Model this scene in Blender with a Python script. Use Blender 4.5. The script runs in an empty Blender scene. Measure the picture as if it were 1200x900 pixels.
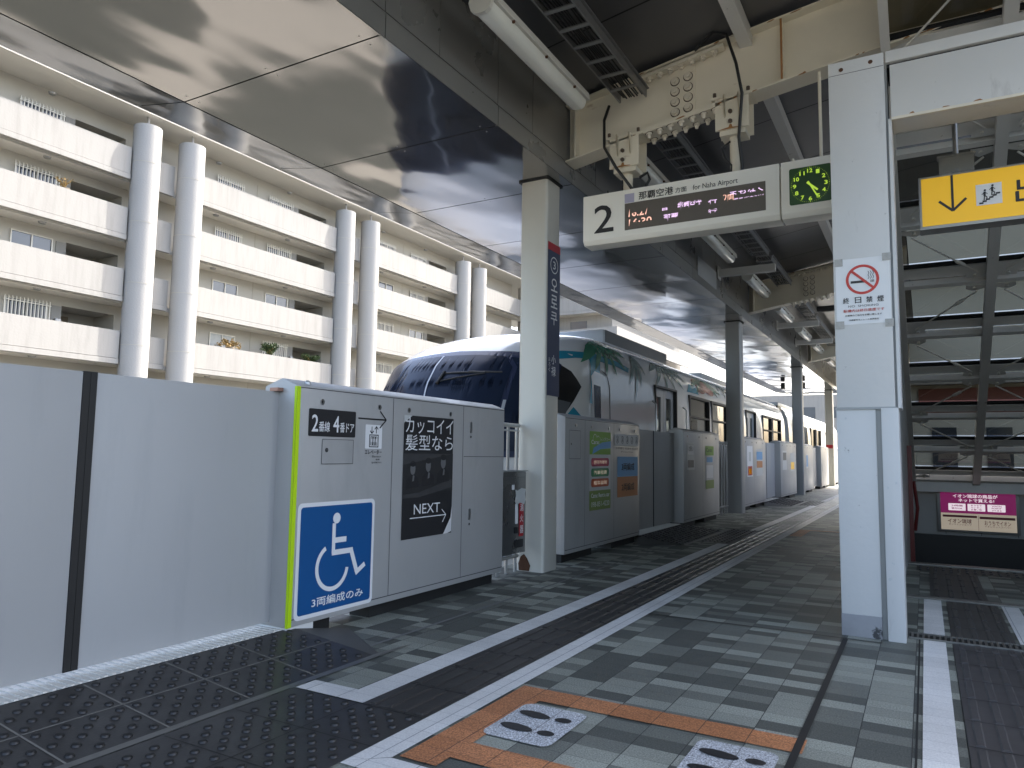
import bpy, bmesh, math, random
from mathutils import Vector, Matrix
R = math.radians
random.seed(7)
S = bpy.context.scene
COL = S.collection

# ------------------------------------------------------------------ camera
cam = bpy.data.cameras.new('camera')
cam.sensor_width = 36.0
cam.lens = 853.5 / 1200 * 36
cam.clip_start = 0.05
cam.clip_end = 3000
camo = bpy.data.objects.new('camera', cam)
COL.objects.link(camo)
_p, _y, _r = .094276, .515051, .015212
fw = Vector((-math.sin(_y) * math.cos(_p), math.cos(_y) * math.cos(_p), math.sin(_p)))
rt = Vector((math.cos(_y), math.sin(_y), 0))
up = rt.cross(fw)
r2 = math.cos(_r) * rt + math.sin(_r) * up
u2 = -math.sin(_r) * rt + math.cos(_r) * up
camo.matrix_world = Matrix(((r2.x, u2.x, -fw.x, 0), (r2.y, u2.y, -fw.y, 0), (r2.z, u2.z, -fw.z, 1.0), (0, 0, 0, 1)))
S.camera = camo

# ------------------------------------------------------------------ light
SUN = Vector((1.0, 2.3, 3.6)).normalized()      # towards the sun
el = math.asin(SUN.z)
az = math.atan2(SUN.x, SUN.y)                    # from +Y towards +X
w = bpy.data.worlds.new('World')
S.world = w
w.use_nodes = True
nt = w.node_tree
bg = nt.nodes['Background']
sky = nt.nodes.new('ShaderNodeTexSky')
sky.sky_type = 'NISHITA'
sky.sun_disc = False
sky.sun_elevation = el
sky.sun_rotation = az
sky.air_density = 1.0
sky.dust_density = 5.0
sky.ozone_density = 0.6
nt.links.new(sky.outputs[0], bg.inputs[0])
bg.inputs[1].default_value = 0.15
sl = bpy.data.lights.new('sun', 'SUN')
sl.energy = 2.0
sl.angle = R(0.53)
sl.color = (1, .95, .87)
slo = bpy.data.objects.new('sun', sl)
slo.rotation_euler = SUN.to_track_quat('Z', 'Y').to_euler()
COL.objects.link(slo)
S.view_settings.view_transform = 'Standard'
S.view_settings.look = 'None'
S.view_settings.gamma = 1
S.view_settings.use_curve_mapping = False
S.view_settings.exposure = 2.45
S.cycles.max_bounces = 10
S.cycles.diffuse_bounces = 6
S.cycles.glossy_bounces = 4
S.cycles.transparent_max_bounces = 12
S.cycles.use_denoising = True
S.cycles.caustics_reflective = False
S.cycles.caustics_refractive = False
S.cycles.sample_clamp_indirect = 4

# ------------------------------------------------------------------ materials
def mat(name, col, rough=.5, metal=0., var=0., vscale=3., bump=0., bscale=40., alpha=1., coat=0., emit=None, estr=1., stretch=None, spec=.5, rvar=0.):
    m = bpy.data.materials.new(name)
    m.use_nodes = True
    n = m.node_tree.nodes
    l = m.node_tree.links
    b = n['Principled BSDF']
    b.inputs['Base Color'].default_value = (*col, 1)
    b.inputs['Roughness'].default_value = rough
    b.inputs['Metallic'].default_value = metal
    b.inputs['Specular IOR Level'].default_value = spec
    b.inputs['Alpha'].default_value = alpha
    b.inputs['Coat Weight'].default_value = coat
    if emit:
        b.inputs['Emission Color'].default_value = (*emit, 1)
        b.inputs['Emission Strength'].default_value = estr
    tc = n.new('ShaderNodeTexCoord')
    src = tc.outputs['Object']
    if stretch:
        mp = n.new('ShaderNodeMapping')
        mp.inputs['Scale'].default_value = stretch
        l.new(src, mp.inputs[0])
        src = mp.outputs[0]
    if var or rvar:
        t = n.new('ShaderNodeTexNoise')
        t.inputs['Scale'].default_value = vscale
        t.inputs['Detail'].default_value = 6
        t.inputs['Roughness'].default_value = .6
        l.new(src, t.inputs['Vector'])
        if var:
            mx = n.new('ShaderNodeMix')
            mx.data_type = 'RGBA'
            mx.inputs['A'].default_value = (*[c * (1 - var) for c in col], 1)
            mx.inputs['B'].default_value = (*[min(1, c * (1 + var)) for c in col], 1)
            l.new(t.outputs['Fac'], mx.inputs['Factor'])
            l.new(mx.outputs['Result'], b.inputs['Base Color'])
        if rvar:
            mr = n.new('ShaderNodeMapRange')
            mr.inputs['From Min'].default_value = .3
            mr.inputs['From Max'].default_value = .7
            mr.inputs['To Min'].default_value = max(.02, rough - rvar)
            mr.inputs['To Max'].default_value = rough + rvar
            l.new(t.outputs['Fac'], mr.inputs[0])
            l.new(mr.outputs[0], b.inputs['Roughness'])
    if bump:
        t2 = n.new('ShaderNodeTexNoise')
        t2.inputs['Scale'].default_value = bscale
        t2.inputs['Detail'].default_value = 4
        l.new(src, t2.inputs['Vector'])
        bp = n.new('ShaderNodeBump')
        bp.inputs['Strength'].default_value = 1
        bp.inputs['Distance'].default_value = bump
        l.new(t2.outputs['Fac'], bp.inputs['Height'])
        l.new(bp.outputs[0], b.inputs['Normal'])
    return m

def stained(m, scol, scale, lo, hi, stretch=(1, 1, .35), amount=.9, detail=8):
    """patches of another colour (rust, scuffs) mixed over the base colour"""
    n = m.node_tree.nodes; l = m.node_tree.links
    b = n['Principled BSDF']
    inp = b.inputs['Base Color']
    tc = n.new('ShaderNodeTexCoord'); mp = n.new('ShaderNodeMapping')
    mp.inputs['Scale'].default_value = stretch
    l.new(tc.outputs['Object'], mp.inputs[0])
    t = n.new('ShaderNodeTexNoise'); t.inputs['Scale'].default_value = scale
    t.inputs['Detail'].default_value = detail; t.inputs['Roughness'].default_value = .65
    l.new(mp.outputs[0], t.inputs['Vector'])
    mr = n.new('ShaderNodeMapRange')
    mr.inputs['From Min'].default_value = lo; mr.inputs['From Max'].default_value = hi
    mr.inputs['To Max'].default_value = amount
    l.new(t.outputs['Fac'], mr.inputs[0])
    mx = n.new('ShaderNodeMix'); mx.data_type = 'RGBA'
    if inp.links:
        l.new(inp.links[0].from_socket, mx.inputs['A'])
    else:
        mx.inputs['A'].default_value = inp.default_value
    mx.inputs['B'].default_value = (*scol, 1)
    l.new(mr.outputs[0], mx.inputs['Factor'])
    l.new(mx.outputs['Result'], inp)
    return m

def glass(name, tint, amount, rough=.03):
    m = bpy.data.materials.new(name); m.use_nodes = True
    n = m.node_tree.nodes; l = m.node_tree.links
    n.clear()
    out = n.new('ShaderNodeOutputMaterial')
    tr = n.new('ShaderNodeBsdfTransparent'); tr.inputs[0].default_value = (*tint, 1)
    gl = n.new('ShaderNodeBsdfGlossy'); gl.inputs['Roughness'].default_value = rough
    gl.inputs['Color'].default_value = (.9, .9, .9, 1)
    tc = n.new('ShaderNodeTexCoord'); no = n.new('ShaderNodeTexNoise')
    no.inputs['Scale'].default_value = 1.5
    l.new(tc.outputs['Object'], no.inputs['Vector'])
    bp = n.new('ShaderNodeBump'); bp.inputs['Distance'].default_value = .004
    l.new(no.outputs['Fac'], bp.inputs['Height']); l.new(bp.outputs[0], gl.inputs['Normal'])
    fr = n.new('ShaderNodeLayerWeight'); fr.inputs['Blend'].default_value = .5
    pw_ = n.new('ShaderNodeMath'); pw_.operation = 'POWER'; pw_.inputs[1].default_value = 4
    l.new(fr.outputs['Facing'], pw_.inputs[0])
    mr = n.new('ShaderNodeMath'); mr.operation = 'MULTIPLY_ADD'; mr.inputs[1].default_value = .8; mr.inputs[2].default_value = amount
    l.new(pw_.outputs[0], mr.inputs[0])
    mx = n.new('ShaderNodeMixShader')
    l.new(mr.outputs[0], mx.inputs[0]); l.new(tr.outputs[0], mx.inputs[1]); l.new(gl.outputs[0], mx.inputs[2])
    l.new(mx.outputs[0], out.inputs[0])
    return m

M = {}
M['gate'] = mat('gate_paint', (.455, .45, .44), .42, .25, .05, 2.5, .0004, 900, rvar=.08)
stained(M['gate'], (.26, .265, .27), 2.6, .55, .8, (1, 1, .3), .45)
M['gate_end'] = M['gate']
M['door'] = mat('door_panel_paint', (.43, .432, .432), .55, .1, .05, 1.2, .0003, 900, rvar=.06)
stained(M['door'], (.27, .275, .29), 2.0, .52, .85, (1, 1.6, .25), .5)
M['gate_top'] = mat('gate_top', (.5, .51, .52), .35, .4, .05, 4)
M['white'] = mat('white_plastic', (.72, .72, .70), .45, 0, .03, 5)
M['paper'] = mat('white_paper', (.78, .78, .78), .55)
M['black'] = mat('black', (.012, .012, .014), .45, 0, .2, 8)
M['ink'] = mat('black_ink', (.015, .015, .017), .5)
M['rubber'] = mat('black_rubber', (.012, .012, .012), .6)
M['lime'] = mat('lime_tape', (.50, .74, .005), .5)
M['blue'] = mat('blue_film', (.008, .085, .26), .35, 0, .05, 4)
M['navy'] = mat('navy_film', (.016, .026, .075), .35)
M['red'] = mat('red_film', (.42, .012, .02), .4)
M['groove'] = mat('panel_groove', (.07, .07, .075), .6)
M['steel'] = mat('stainless', (.50, .50, .49), .32, .7)
M['lock'] = mat('lock_chrome', (.6, .6, .6), .2, 1)
M['chrome'] = mat('worn_chrome', (.35, .35, .35), .3, .9)
M['cabinet'] = mat('cabinet_steel', (.20, .20, .20), .3, .8, .12, 3, rvar=.1)
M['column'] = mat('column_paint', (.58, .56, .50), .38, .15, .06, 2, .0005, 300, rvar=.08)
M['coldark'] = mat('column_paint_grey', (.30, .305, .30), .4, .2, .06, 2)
M['colwhite'] = stained(stained(mat('white_steel_paint', (.62, .61, .59), .4, 0, .05, 2, .0012, 30), (.36, .34, .33), 3.2, .60, .68, (1, 1, .3), .55), (.16, .14, .13), 16, .68, .72, (1, 1, .8), .8)
M['cream'] = stained(mat('cream_steel_paint', (.72, .66, .54), .45, 0, .07, 3, .001, 20), (.26, .11, .035), 4.5, .66, .76, (.5, 2, 2), .8)
M['creambolt'] = mat('cream_bolt', (.66, .60, .50), .45, 0, .2, 40)
M['rust'] = mat('rust', (.085, .035, .016), .8, 0, .5, 30)
M['rustl'] = mat('light_rust', (.30, .14, .045), .8, 0, .45, 25)
M['bolt'] = mat('bare_bolt', (.12, .09, .07), .5, .6, .4, 60)
M['darkceil'] = mat('ceiling_panel_dark', (.10, .10, .105), .34, .35, .12, 1.2, .0015, 6, rvar=.06)
M['fascia'] = mat('fascia_panel', (.27, .265, .255), .30, .45, .08, 1.5, .001, 4, rvar=.06)
M['groovedark'] = mat('joint_seal', (.01, .01, .01), .6)
M['fixture'] = mat('fixture_housing', (.58, .56, .51), .45, 0, .08, 6)
M['diffuser'] = mat('fixture_diffuser', (.72, .72, .67), .22, 0, .05, 8, coat=.4)
M['tray'] = mat('galvanised_tray', (.24, .24, .24), .4, .7, .1, 20)
M['cable'] = mat('black_cable', (.008, .008, .008), .45)
M['signface'] = mat('sign_face', (.90, .87, .79), .4, 0, .02, 3)
M['led'] = mat('led_screen_off', (.13, .112, .095), .35, 0, .1, 60)
M['ledon1'] = mat('led_lit_pink', (.1, .05, .05), .5, emit=(1, .55, .42), estr=.22)
M['ledon2'] = mat('led_lit_violet', (.1, .05, .1), .5, emit=(.92, .66, 1.0), estr=.22)
M['clock'] = mat('clock_face', (.02, .075, .012), .3)
M['clockyel'] = mat('clock_marks', (.42, .62, .04), .4, emit=(.6, .9, .08), estr=.1)
M['yellow'] = mat('yellow_panel', (.78, .44, .004), .35, 0, .03, 3, emit=(.9, .5, .0), estr=.05)
M['alum'] = mat('sign_frame_metal', (.32, .32, .31), .4, .6, .05, 8)
M['clear'] = mat('frosted_bracket', (.25, .25, .23), .2, 0, alpha=.55)
M['truss'] = stained(mat('grey_truss_paint', (.62, .61, .585), .42, .1, .08, 4), (.10, .07, .05), 14, .66, .72, (1, 1, 1), .7)
M['trussrod'] = mat('tie_rod', (.62, .60, .55), .45, .3, .1, 20)
M['tint'] = glass('tinted_pane', (.27, .255, .205), .03)
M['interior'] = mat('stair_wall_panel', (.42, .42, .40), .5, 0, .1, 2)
M['wellshade'] = mat('unlit_well_shade', (.018, .017, .016), .5, 0, .2, 2)  # near-black colour stands for the unlit depth of the stairwell
M['maroon'] = mat('maroon_paint', (.13, .012, .010), .35)
M['trim'] = mat('metal_threshold', (.22, .215, .20), .38, .7, .15, 8, .0006, 60)
M['magenta'] = mat('ad_magenta', (.20, .004, .09), .35, emit=(.45, .01, .2), estr=.05)
M['adcream'] = mat('ad_cream', (.60, .52, .42), .35, emit=(.6, .5, .38), estr=.08)
M['admaroon'] = mat('ad_maroon', (.22, .02, .03), .4)
M['adwhite'] = mat('ad_white', (.7, .66, .68), .4, emit=(.7, .6, .65), estr=.18)
M['skin_grey'] = mat('poster_grey', (.13, .13, .13), .5)
M['suit_grey'] = mat('poster_dark', (.022, .022, .023), .5)
M['mid_grey'] = mat('poster_mid', (.045, .045, .046), .5, 0, .3, 10)
M['green'] = mat('sticker_green', (.20, .40, .035), .45)
M['olive'] = mat('sticker_olive', (.19, .27, .06), .45)
M['skyblue'] = mat('sticker_blue', (.11, .34, .62), .45)
M['orange'] = mat('sticker_orange', (.50, .19, .06), .45)
M['pinkp'] = mat('sticker_pink', (.45, .05, .10), .45)
M['greenp'] = mat('sticker_darkgreen', (.03, .22, .09), .45)
M['redp'] = mat('sticker_redorange', (.50, .10, .035), .45)
M['stickerw'] = mat('sticker_pale', (.55, .56, .55), .45, 0, .05, 20)
M['tape'] = mat('clear_tape', (.42, .40, .36), .3, 0, .35, 60, alpha=.75)
M['signred'] = mat('prohibition_red', (.55, .04, .025), .45)
# train
M['twhite'] = mat('train_white', (.74, .735, .71), .2, 0, .02, 2, coat=.6)
M['tgrey'] = mat('train_roof_grey', (.45, .47, .49), .35, .1, .04, 2)
M['tdark'] = mat('train_roof_box', (.10, .105, .11), .5)
M['tglass'] = mat('train_windscreen', (.016, .023, .042), .2, 0, spec=.12)
M['tframe'] = mat('train_screen_frame', (.035, .045, .085), .25, spec=.3)
M['tblack'] = mat('train_black', (.008, .008, .009), .35)
M['teal'] = mat('train_teal', (.03, .27, .38), .2, coat=.5)
M['palm'] = mat('train_palm_green', (.07, .26, .16), .2, coat=.5)
M['palm2'] = mat('train_palm_grey', (.17, .25, .23), .2, coat=.5)
M['hib'] = mat('train_flower_red', (.42, .12, .09), .2, coat=.5)
M['tskirt'] = mat('train_skirt', (.25, .26, .28), .4)
M['tint_train'] = glass('train_pane', (.72, .76, .74), .12)
M['seal'] = mat('window_seal', (.03, .03, .03), .5)
M['seatfab'] = mat('seat_fabric', (.05, .12, .2), .8)
M['tinner'] = mat('train_interior', (.45, .45, .43), .5)
# apartment
M['apt'] = stained(mat('apartment_stucco', (.30, .292, .272), .85, 0, .03, .8, .004, 12), (.20, .192, .175), 1.4, .46, .75, (2.5, 2.5, .25), .5)
M['aptcol'] = mat('apartment_column_stucco', (.33, .325, .31), .85, 0, .03, 1, .01, 14)
M['aptwall'] = mat('apartment_wall', (.46, .44, .39), .85, 0, .04, .6)
M['aptunder'] = mat('apartment_soffit', (.60, .58, .53), .85, 0, .04, .6)
M['aptgroove'] = mat('apartment_joint', (.40, .37, .31), .8)
M['aptglass'] = mat('apartment_window', (.06, .07, .09), .1, 0, .4, .7, spec=.8)
M['curtain'] = mat('apartment_curtain_glass', (.40, .42, .42), .3, 0, .2, 6)
M['bars'] = mat('window_bars', (.62, .60, .54), .4, .2)
M['aptdark'] = mat('apartment_recess', (.12, .11, .095), .8, 0, .3, 1)
M['aptdoor'] = mat('apartment_door', (.22, .18, .13), .6, 0, .2, 2)
M['leaf'] = mat('leaf_green', (.045, .075, .02), .6, 0, .5, 2)
M['dry'] = mat('dry_leaf', (.30, .20, .07), .7, 0, .4, 2)
M['concrete'] = mat('concrete', (.34, .33, .31), .8, 0, .12, 1.5, .002, 30)
M['beamconc'] = mat('beam_concrete', (.38, .37, .34), .8, 0, .12, .8)
M['orangep'] = None

# floor --------------------------------------------------------------
def floor_mat(name, base_dark, base_light, hi=1.18, tx=.17, ty=.0975, joint=(.03, .03, .03), tint=None, speck=.35):
    m = bpy.data.materials.new(name); m.use_nodes = True
    n = m.node_tree.nodes; l = m.node_tree.links
    b = n['Principled BSDF']
    tc = n.new('ShaderNodeTexCoord')
    sep = n.new('ShaderNodeSeparateXYZ'); l.new(tc.outputs['Object'], sep.inputs[0])
    def mth(op, a, bb=None, c=None):
        k = n.new('ShaderNodeMath'); k.operation = op
        for i, v in enumerate((a, bb, c)):
            if v is None: continue
            if isinstance(v, (int, float)): k.inputs[i].default_value = v
            else: l.new(v, k.inputs[i])
        return k.outputs[0]
    px = mth('DIVIDE', mth('ADD', sep.outputs[0], .072 + tx * 100), tx)
    py = mth('DIVIDE', mth('ADD', sep.outputs[1], .03 + ty * 200), ty)
    fx = mth('FLOOR', px); fy = mth('FLOOR', py)
    cx = mth('FRACT', px); cy = mth('FRACT', py)
    wn = n.new('ShaderNodeTexWhiteNoise'); wn.noise_dimensions = '2D'
    cmb = n.new('ShaderNodeCombineXYZ'); l.new(fx, cmb.inputs[0]); l.new(fy, cmb.inputs[1])
    l.new(cmb.outputs[0], wn.inputs[0])
    ramp = n.new('ShaderNodeValToRGB')
    ramp.color_ramp.interpolation = 'CONSTANT'
    e = ramp.color_ramp.elements
    e[0].position = 0; e[0].color = (*base_dark, 1)
    e[1].position = .36; e[1].color = (*[(a * .62 + c * .38) for a, c in zip(base_dark, base_light)], 1)
    e2 = e.new(.66); e2.color = (*base_light, 1)
    e3 = e.new(.85); e3.color = (*[c * hi for c in base_light], 1)
    l.new(wn.outputs['Value'], ramp.inputs[0])
    # granite speckle
    sp = n.new('ShaderNodeTexNoise'); sp.inputs['Scale'].default_value = 170; sp.inputs['Detail'].default_value = 2
    l.new(tc.outputs['Object'], sp.inputs['Vector'])
    spr = n.new('ShaderNodeMapRange'); spr.inputs['From Min'].default_value = .3; spr.inputs['From Max'].default_value = .75
    spr.inputs['To Min'].default_value = 1 - speck; spr.inputs['To Max'].default_value = 1 + speck * 1.5
    l.new(sp.outputs['Fac'], spr.inputs[0])
    gr = n.new('ShaderNodeTexNoise'); gr.inputs['Scale'].default_value = 1.7; gr.inputs['Detail'].default_value = 7
    l.new(tc.outputs['Object'], gr.inputs['Vector'])
    grr = n.new('ShaderNodeMapRange'); grr.inputs['From Min'].default_value = .3; grr.inputs['From Max'].default_value = .7
    grr.inputs['To Min'].default_value = .85; grr.inputs['To Max'].default_value = 1.12
    l.new(gr.outputs['Fac'], grr.inputs[0])
    k = mth('MULTIPLY', spr.outputs[0], grr.outputs[0])
    # joints
    def edge(c, wd):
        a = mth('LESS_THAN', c, wd); bb = mth('GREATER_THAN', c, 1 - wd)
        return mth('MAXIMUM', a, bb)
    j = mth('MAXIMUM', edge(cx, .010), mth('MULTIPLY', edge(cy, .011), .55))
    vm = n.new('ShaderNodeVectorMath'); vm.operation = 'SCALE'
    l.new(ramp.outputs[0], vm.inputs[0]); l.new(k, vm.inputs['Scale'])
    mx = n.new('ShaderNodeMix'); mx.data_type = 'RGBA'
    l.new(j, mx.inputs['Factor']); l.new(vm.outputs[0], mx.inputs['A']); mx.inputs['B'].default_value = (*joint, 1)
    l.new(mx.outputs['Result'], b.inputs['Base Color'])
    mr = n.new('ShaderNodeMapRange'); mr.inputs['To Min'].default_value = .42; mr.inputs['To Max'].default_value = .68
    l.new(gr.outputs['Fac'], mr.inputs[0]); l.new(mr.outputs[0], b.inputs['Roughness'])
    bp = n.new('ShaderNodeBump'); bp.inputs['Distance'].default_value = .0015
    h = mth('SUBTRACT', mth('MULTIPLY', sp.outputs['Fac'], .5), j)
    l.new(h, bp.inputs['Height']); l.new(bp.outputs[0], b.inputs['Normal'])
    return m
M['tiles'] = floor_mat('platform_tiles', (.082, .087, .075), (.25, .26, .218))
stained(M['tiles'], (.03, .03, .03), 28, .70, .735, (1, 1, 1), .55, 3)
M['wline'] = floor_mat('white_line_paint', (.70, .69, .66), (.72, .71, .68), hi=1.03, speck=.10, joint=(.26, .26, .27))
M['orangep'] = floor_mat('orange_line_paint', (.40, .16, .065), (.44, .18, .075), hi=1.06, speck=.45, joint=(.10, .05, .03))
M['footw'] = floor_mat('footprint_plate', (.44, .45, .46), (.46, .47, .48), hi=1.0, speck=.7, joint=(.2, .2, .2))
M['tact'] = mat('tactile_black', (.033, .031, .030), .42, 0, .25, 3, .0006, 120, rvar=.1)
M['dotshade'] = mat('tactile_dot_shade', (.014, .0135, .014), .5, 0, .3, 30)  # grazing-light shade on the dots put into their colour
M['tactgap'] = mat('tactile_joint', (.19, .18, .16), .7)
M['ramp'] = mat('ramp_plate', (.10, .10, .095), .55, .2, .12, 10, .001, 200)
M['edgestrip'] = mat('ribbed_edge_strip', (.70, .68, .63), .5, 0, .08, 12, .0008, 160)
M['ground'] = stained(mat('street_ground', (.26, .248, .225), .9, 0, .3, .05), (.035, .04, .035), .11, .44, .48, (1, 1, 1), .95, 2)

# soffit: semi mirror with gentle waves
def soffit_mat():
    m = mat('soffit_sheet', (.225, .223, .218), .085, .8, .08, .6, rvar=.03)
    n = m.node_tree.nodes; l = m.node_tree.links; b = n['Principled BSDF']
    tc = n.new('ShaderNodeTexCoord')
    t = n.new('ShaderNodeTexNoise'); t.inputs['Scale'].default_value = 1.3; t.inputs['Detail'].default_value = 1.5
    mp = n.new('ShaderNodeMapping'); mp.inputs['Scale'].default_value = (1.0, .55, 1)
    l.new(tc.outputs['Object'], mp.inputs[0]); l.new(mp.outputs[0], t.inputs['Vector'])
    bp = n.new('ShaderNodeBump'); bp.inputs['Distance'].default_value = .035
    l.new(t.outputs['Fac'], bp.inputs['Height']); l.new(bp.outputs[0], b.inputs['Normal'])
    return m
M['soffit'] = soffit_mat()

# ------------------------------------------------------------------ geometry helpers
class F:
    def __init__(s, o, r, u):
        s.o = Vector(o); s.r = Vector(r).normalized(); s.u = Vector(u).normalized(); s.n = s.r.cross(s.u)
    def p(s, x, y, d=0.): return s.o + s.r * x + s.u * y + s.n * d

_tc = {}
def glyphs(s, bold=0.):
    k = (s, bold)
    if k in _tc: return _tc[k]
    c = bpy.data.curves.new('lettering', 'FONT'); c.body = s; c.offset = bold; c.resolution_u = 3
    o = bpy.data.objects.new('lettering', c); COL.objects.link(o)
    me = bpy.data.meshes.new_from_object(o.evaluated_get(bpy.context.evaluated_depsgraph_get()))
    vs = [(v.co.x, v.co.y) for v in me.vertices]
    fs = [tuple(p.vertices) for p in me.polygons]
    bpy.data.objects.remove(o); bpy.data.curves.remove(c); bpy.data.meshes.remove(me)
    _tc[k] = (vs, fs)
    return vs, fs

class MB:
    def __init__(s): s.v = []; s.f = []
    def poly(s, pts):
        i = len(s.v); s.v += [Vector(p) for p in pts]; s.f.append(tuple(range(i, i + len(pts)))); return s
    def grid(s, rows):
        i0 = len(s.v); n = len(rows[0])
        for r in rows: s.v += [Vector(p) for p in r]
        for a in range(len(rows) - 1):
            for b in range(n - 1):
                s.f.append((i0 + a * n + b, i0 + a * n + b + 1, i0 + (a + 1) * n + b + 1, i0 + (a + 1) * n + b))
        return s
    def box(s, x0, y0, z0, x1, y1, z1):
        x0, x1 = sorted((x0, x1)); y0, y1 = sorted((y0, y1)); z0, z1 = sorted((z0, z1))
        i = len(s.v)
        s.v += [Vector(p) for p in ((x0, y0, z0), (x1, y0, z0), (x1, y1, z0), (x0, y1, z0), (x0, y0, z1), (x1, y0, z1), (x1, y1, z1), (x0, y1, z1))]
        s.f += [tuple(i + k for k in q) for q in ((3, 2, 1, 0), (4, 5, 6, 7), (0, 1, 5, 4), (1, 2, 6, 5), (2, 3, 7, 6), (3, 0, 4, 7))]
        return s
    def fbox(s, fr, x0, y0, x1, y1, d0, d1):
        i = len(s.v)
        for d in (d0, d1):
            s.v += [fr.p(x0, y0, d), fr.p(x1, y0, d), fr.p(x1, y1, d), fr.p(x0, y1, d)]
        s.f += [tuple(i + k for k in q) for q in ((3, 2, 1, 0), (4, 5, 6, 7), (0, 1, 5, 4), (1, 2, 6, 5), (2, 3, 7, 6), (3, 0, 4, 7))]
        return s
    def prism(s, fr, pts, d0, d1):
        n = len(pts); i = len(s.v)
        s.v += [fr.p(x, y, d0) for x, y in pts] + [fr.p(x, y, d1) for x, y in pts]
        s.f.append(tuple(i + n + k for k in range(n))); s.f.append(tuple(i + n - 1 - k for k in range(n)))
        for k in range(n):
            k2 = (k + 1) % n
            s.f.append((i + k, i + k2, i + n + k2, i + n + k))
        return s
    def rect(s, fr, x0, y0, x1, y1, d=.003):
        return s.poly([fr.p(x0, y0, d), fr.p(x1, y0, d), fr.p(x1, y1, d), fr.p(x0, y1, d)])
    def flat(s, fr, pts, d=.003):
        return s.poly([fr.p(x, y, d) for x, y in pts])
    def rrect(s, fr, x0, y0, x1, y1, r, d0, d1=None):
        pts = []
        for cx, cy, a in ((x1 - r, y1 - r, 0), (x0 + r, y1 - r, 90), (x0 + r, y0 + r, 180), (x1 - r, y0 + r, 270)):
            for k in range(6):
                t = R(a + k * 18); pts.append((cx + r * math.cos(t), cy + r * math.sin(t)))
        if d1 is None: return s.flat(fr, pts, d0)
        return s.prism(fr, pts, d0, d1)
    def disc(s, fr, x, y, r, d=.003, n=20, ry=None, a=0.):
        ry = ry or r
        pts = []
        for k in range(n):
            t = 2 * math.pi * k / n; ex, ey = r * math.cos(t), ry * math.sin(t)
            pts.append((x + ex * math.cos(a) - ey * math.sin(a), y + ex * math.sin(a) + ey * math.cos(a)))
        return s.flat(fr, pts, d)
    def ring(s, fr, x, y, r0, r1, d=.003, a0=0, a1=360, n=36):
        for k in range(n):
            t0 = R(a0 + (a1 - a0) * k / n); t1 = R(a0 + (a1 - a0) * (k + 1) / n)
            s.flat(fr, [(x + r0 * math.cos(t0), y + r0 * math.sin(t0)), (x + r1 * math.cos(t0), y + r1 * math.sin(t0)),
                        (x + r1 * math.cos(t1), y + r1 * math.sin(t1)), (x + r0 * math.cos(t1), y + r0 * math.sin(t1))], d)
        return s
    def line(s, fr, x0, y0, x1, y1, w, d=.003):
        dx, dy = x1 - x0, y1 - y0; L = math.hypot(dx, dy) or 1; nx, ny = -dy / L * w / 2, dx / L * w / 2
        return s.flat(fr, [(x0 - nx, y0 - ny), (x1 - nx, y1 - ny), (x1 + nx, y1 + ny), (x0 + nx, y0 + ny)], d)
    def text(s, fr, t, x0, y0, x1, y1, d=.003, bold=0.):
        """the words fitted to the box x0..x1, y0..y1"""
        vs, fs = glyphs(t)
        if not vs: return s
        a0 = min(v[0] for v in vs); a1 = max(v[0] for v in vs); b0 = min(v[1] for v in vs); b1 = max(v[1] for v in vs)
        kx = (x1 - x0) / max(a1 - a0, 1e-6); ky = (y1 - y0) / max(b1 - b0, 1e-6)
        em = bold * min(kx, ky)
        for n_, (dx, dy) in enumerate(((0, 0), (em, 0), (-em, 0), (0, em), (0, -em)) if bold else ((0, 0),)):
            i = len(s.v)
            s.v += [fr.p(x0 + dx + (v[0] - a0) * kx, y0 + dy + (v[1] - b0) * ky, d + .00025 * n_) for v in vs]
            s.f += [tuple(i + k for k in q) for q in fs]
        return s
    def tube(s, pts, r, n=8, caps=True):
        pts = [Vector(p) for p in pts]
        rings = []
        prev = None
        for k, p in enumerate(pts):
            t = (pts[min(k + 1, len(pts) - 1)] - pts[max(k - 1, 0)]).normalized()
            a = prev if prev is not None else (Vector((0, 0, 1)) if abs(t.z) < .9 else Vector((1, 0, 0)))
            a = (a - t * a.dot(t)).normalized(); prev = a
            b = t.cross(a)
            rr = r[k] if isinstance(r, (list, tuple)) else r
            rings.append([p + a * (rr * math.cos(2 * math.pi * q / n)) + b * (rr * math.sin(2 * math.pi * q / n)) for q in range(n)])
        i = len(s.v)
        for rg in rings: s.v += rg
        for k in range(len(rings) - 1):
            for q in range(n):
                q2 = (q + 1) % n
                s.f.append((i + k * n + q, i + k * n + q2, i + (k + 1) * n + q2, i + (k + 1) * n + q))
        if caps:
            s.f.append(tuple(i + n - 1 - q for q in range(n))); e = i + (len(rings) - 1) * n
            s.f.append(tuple(e + q for q in range(n)))
        return s

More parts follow.
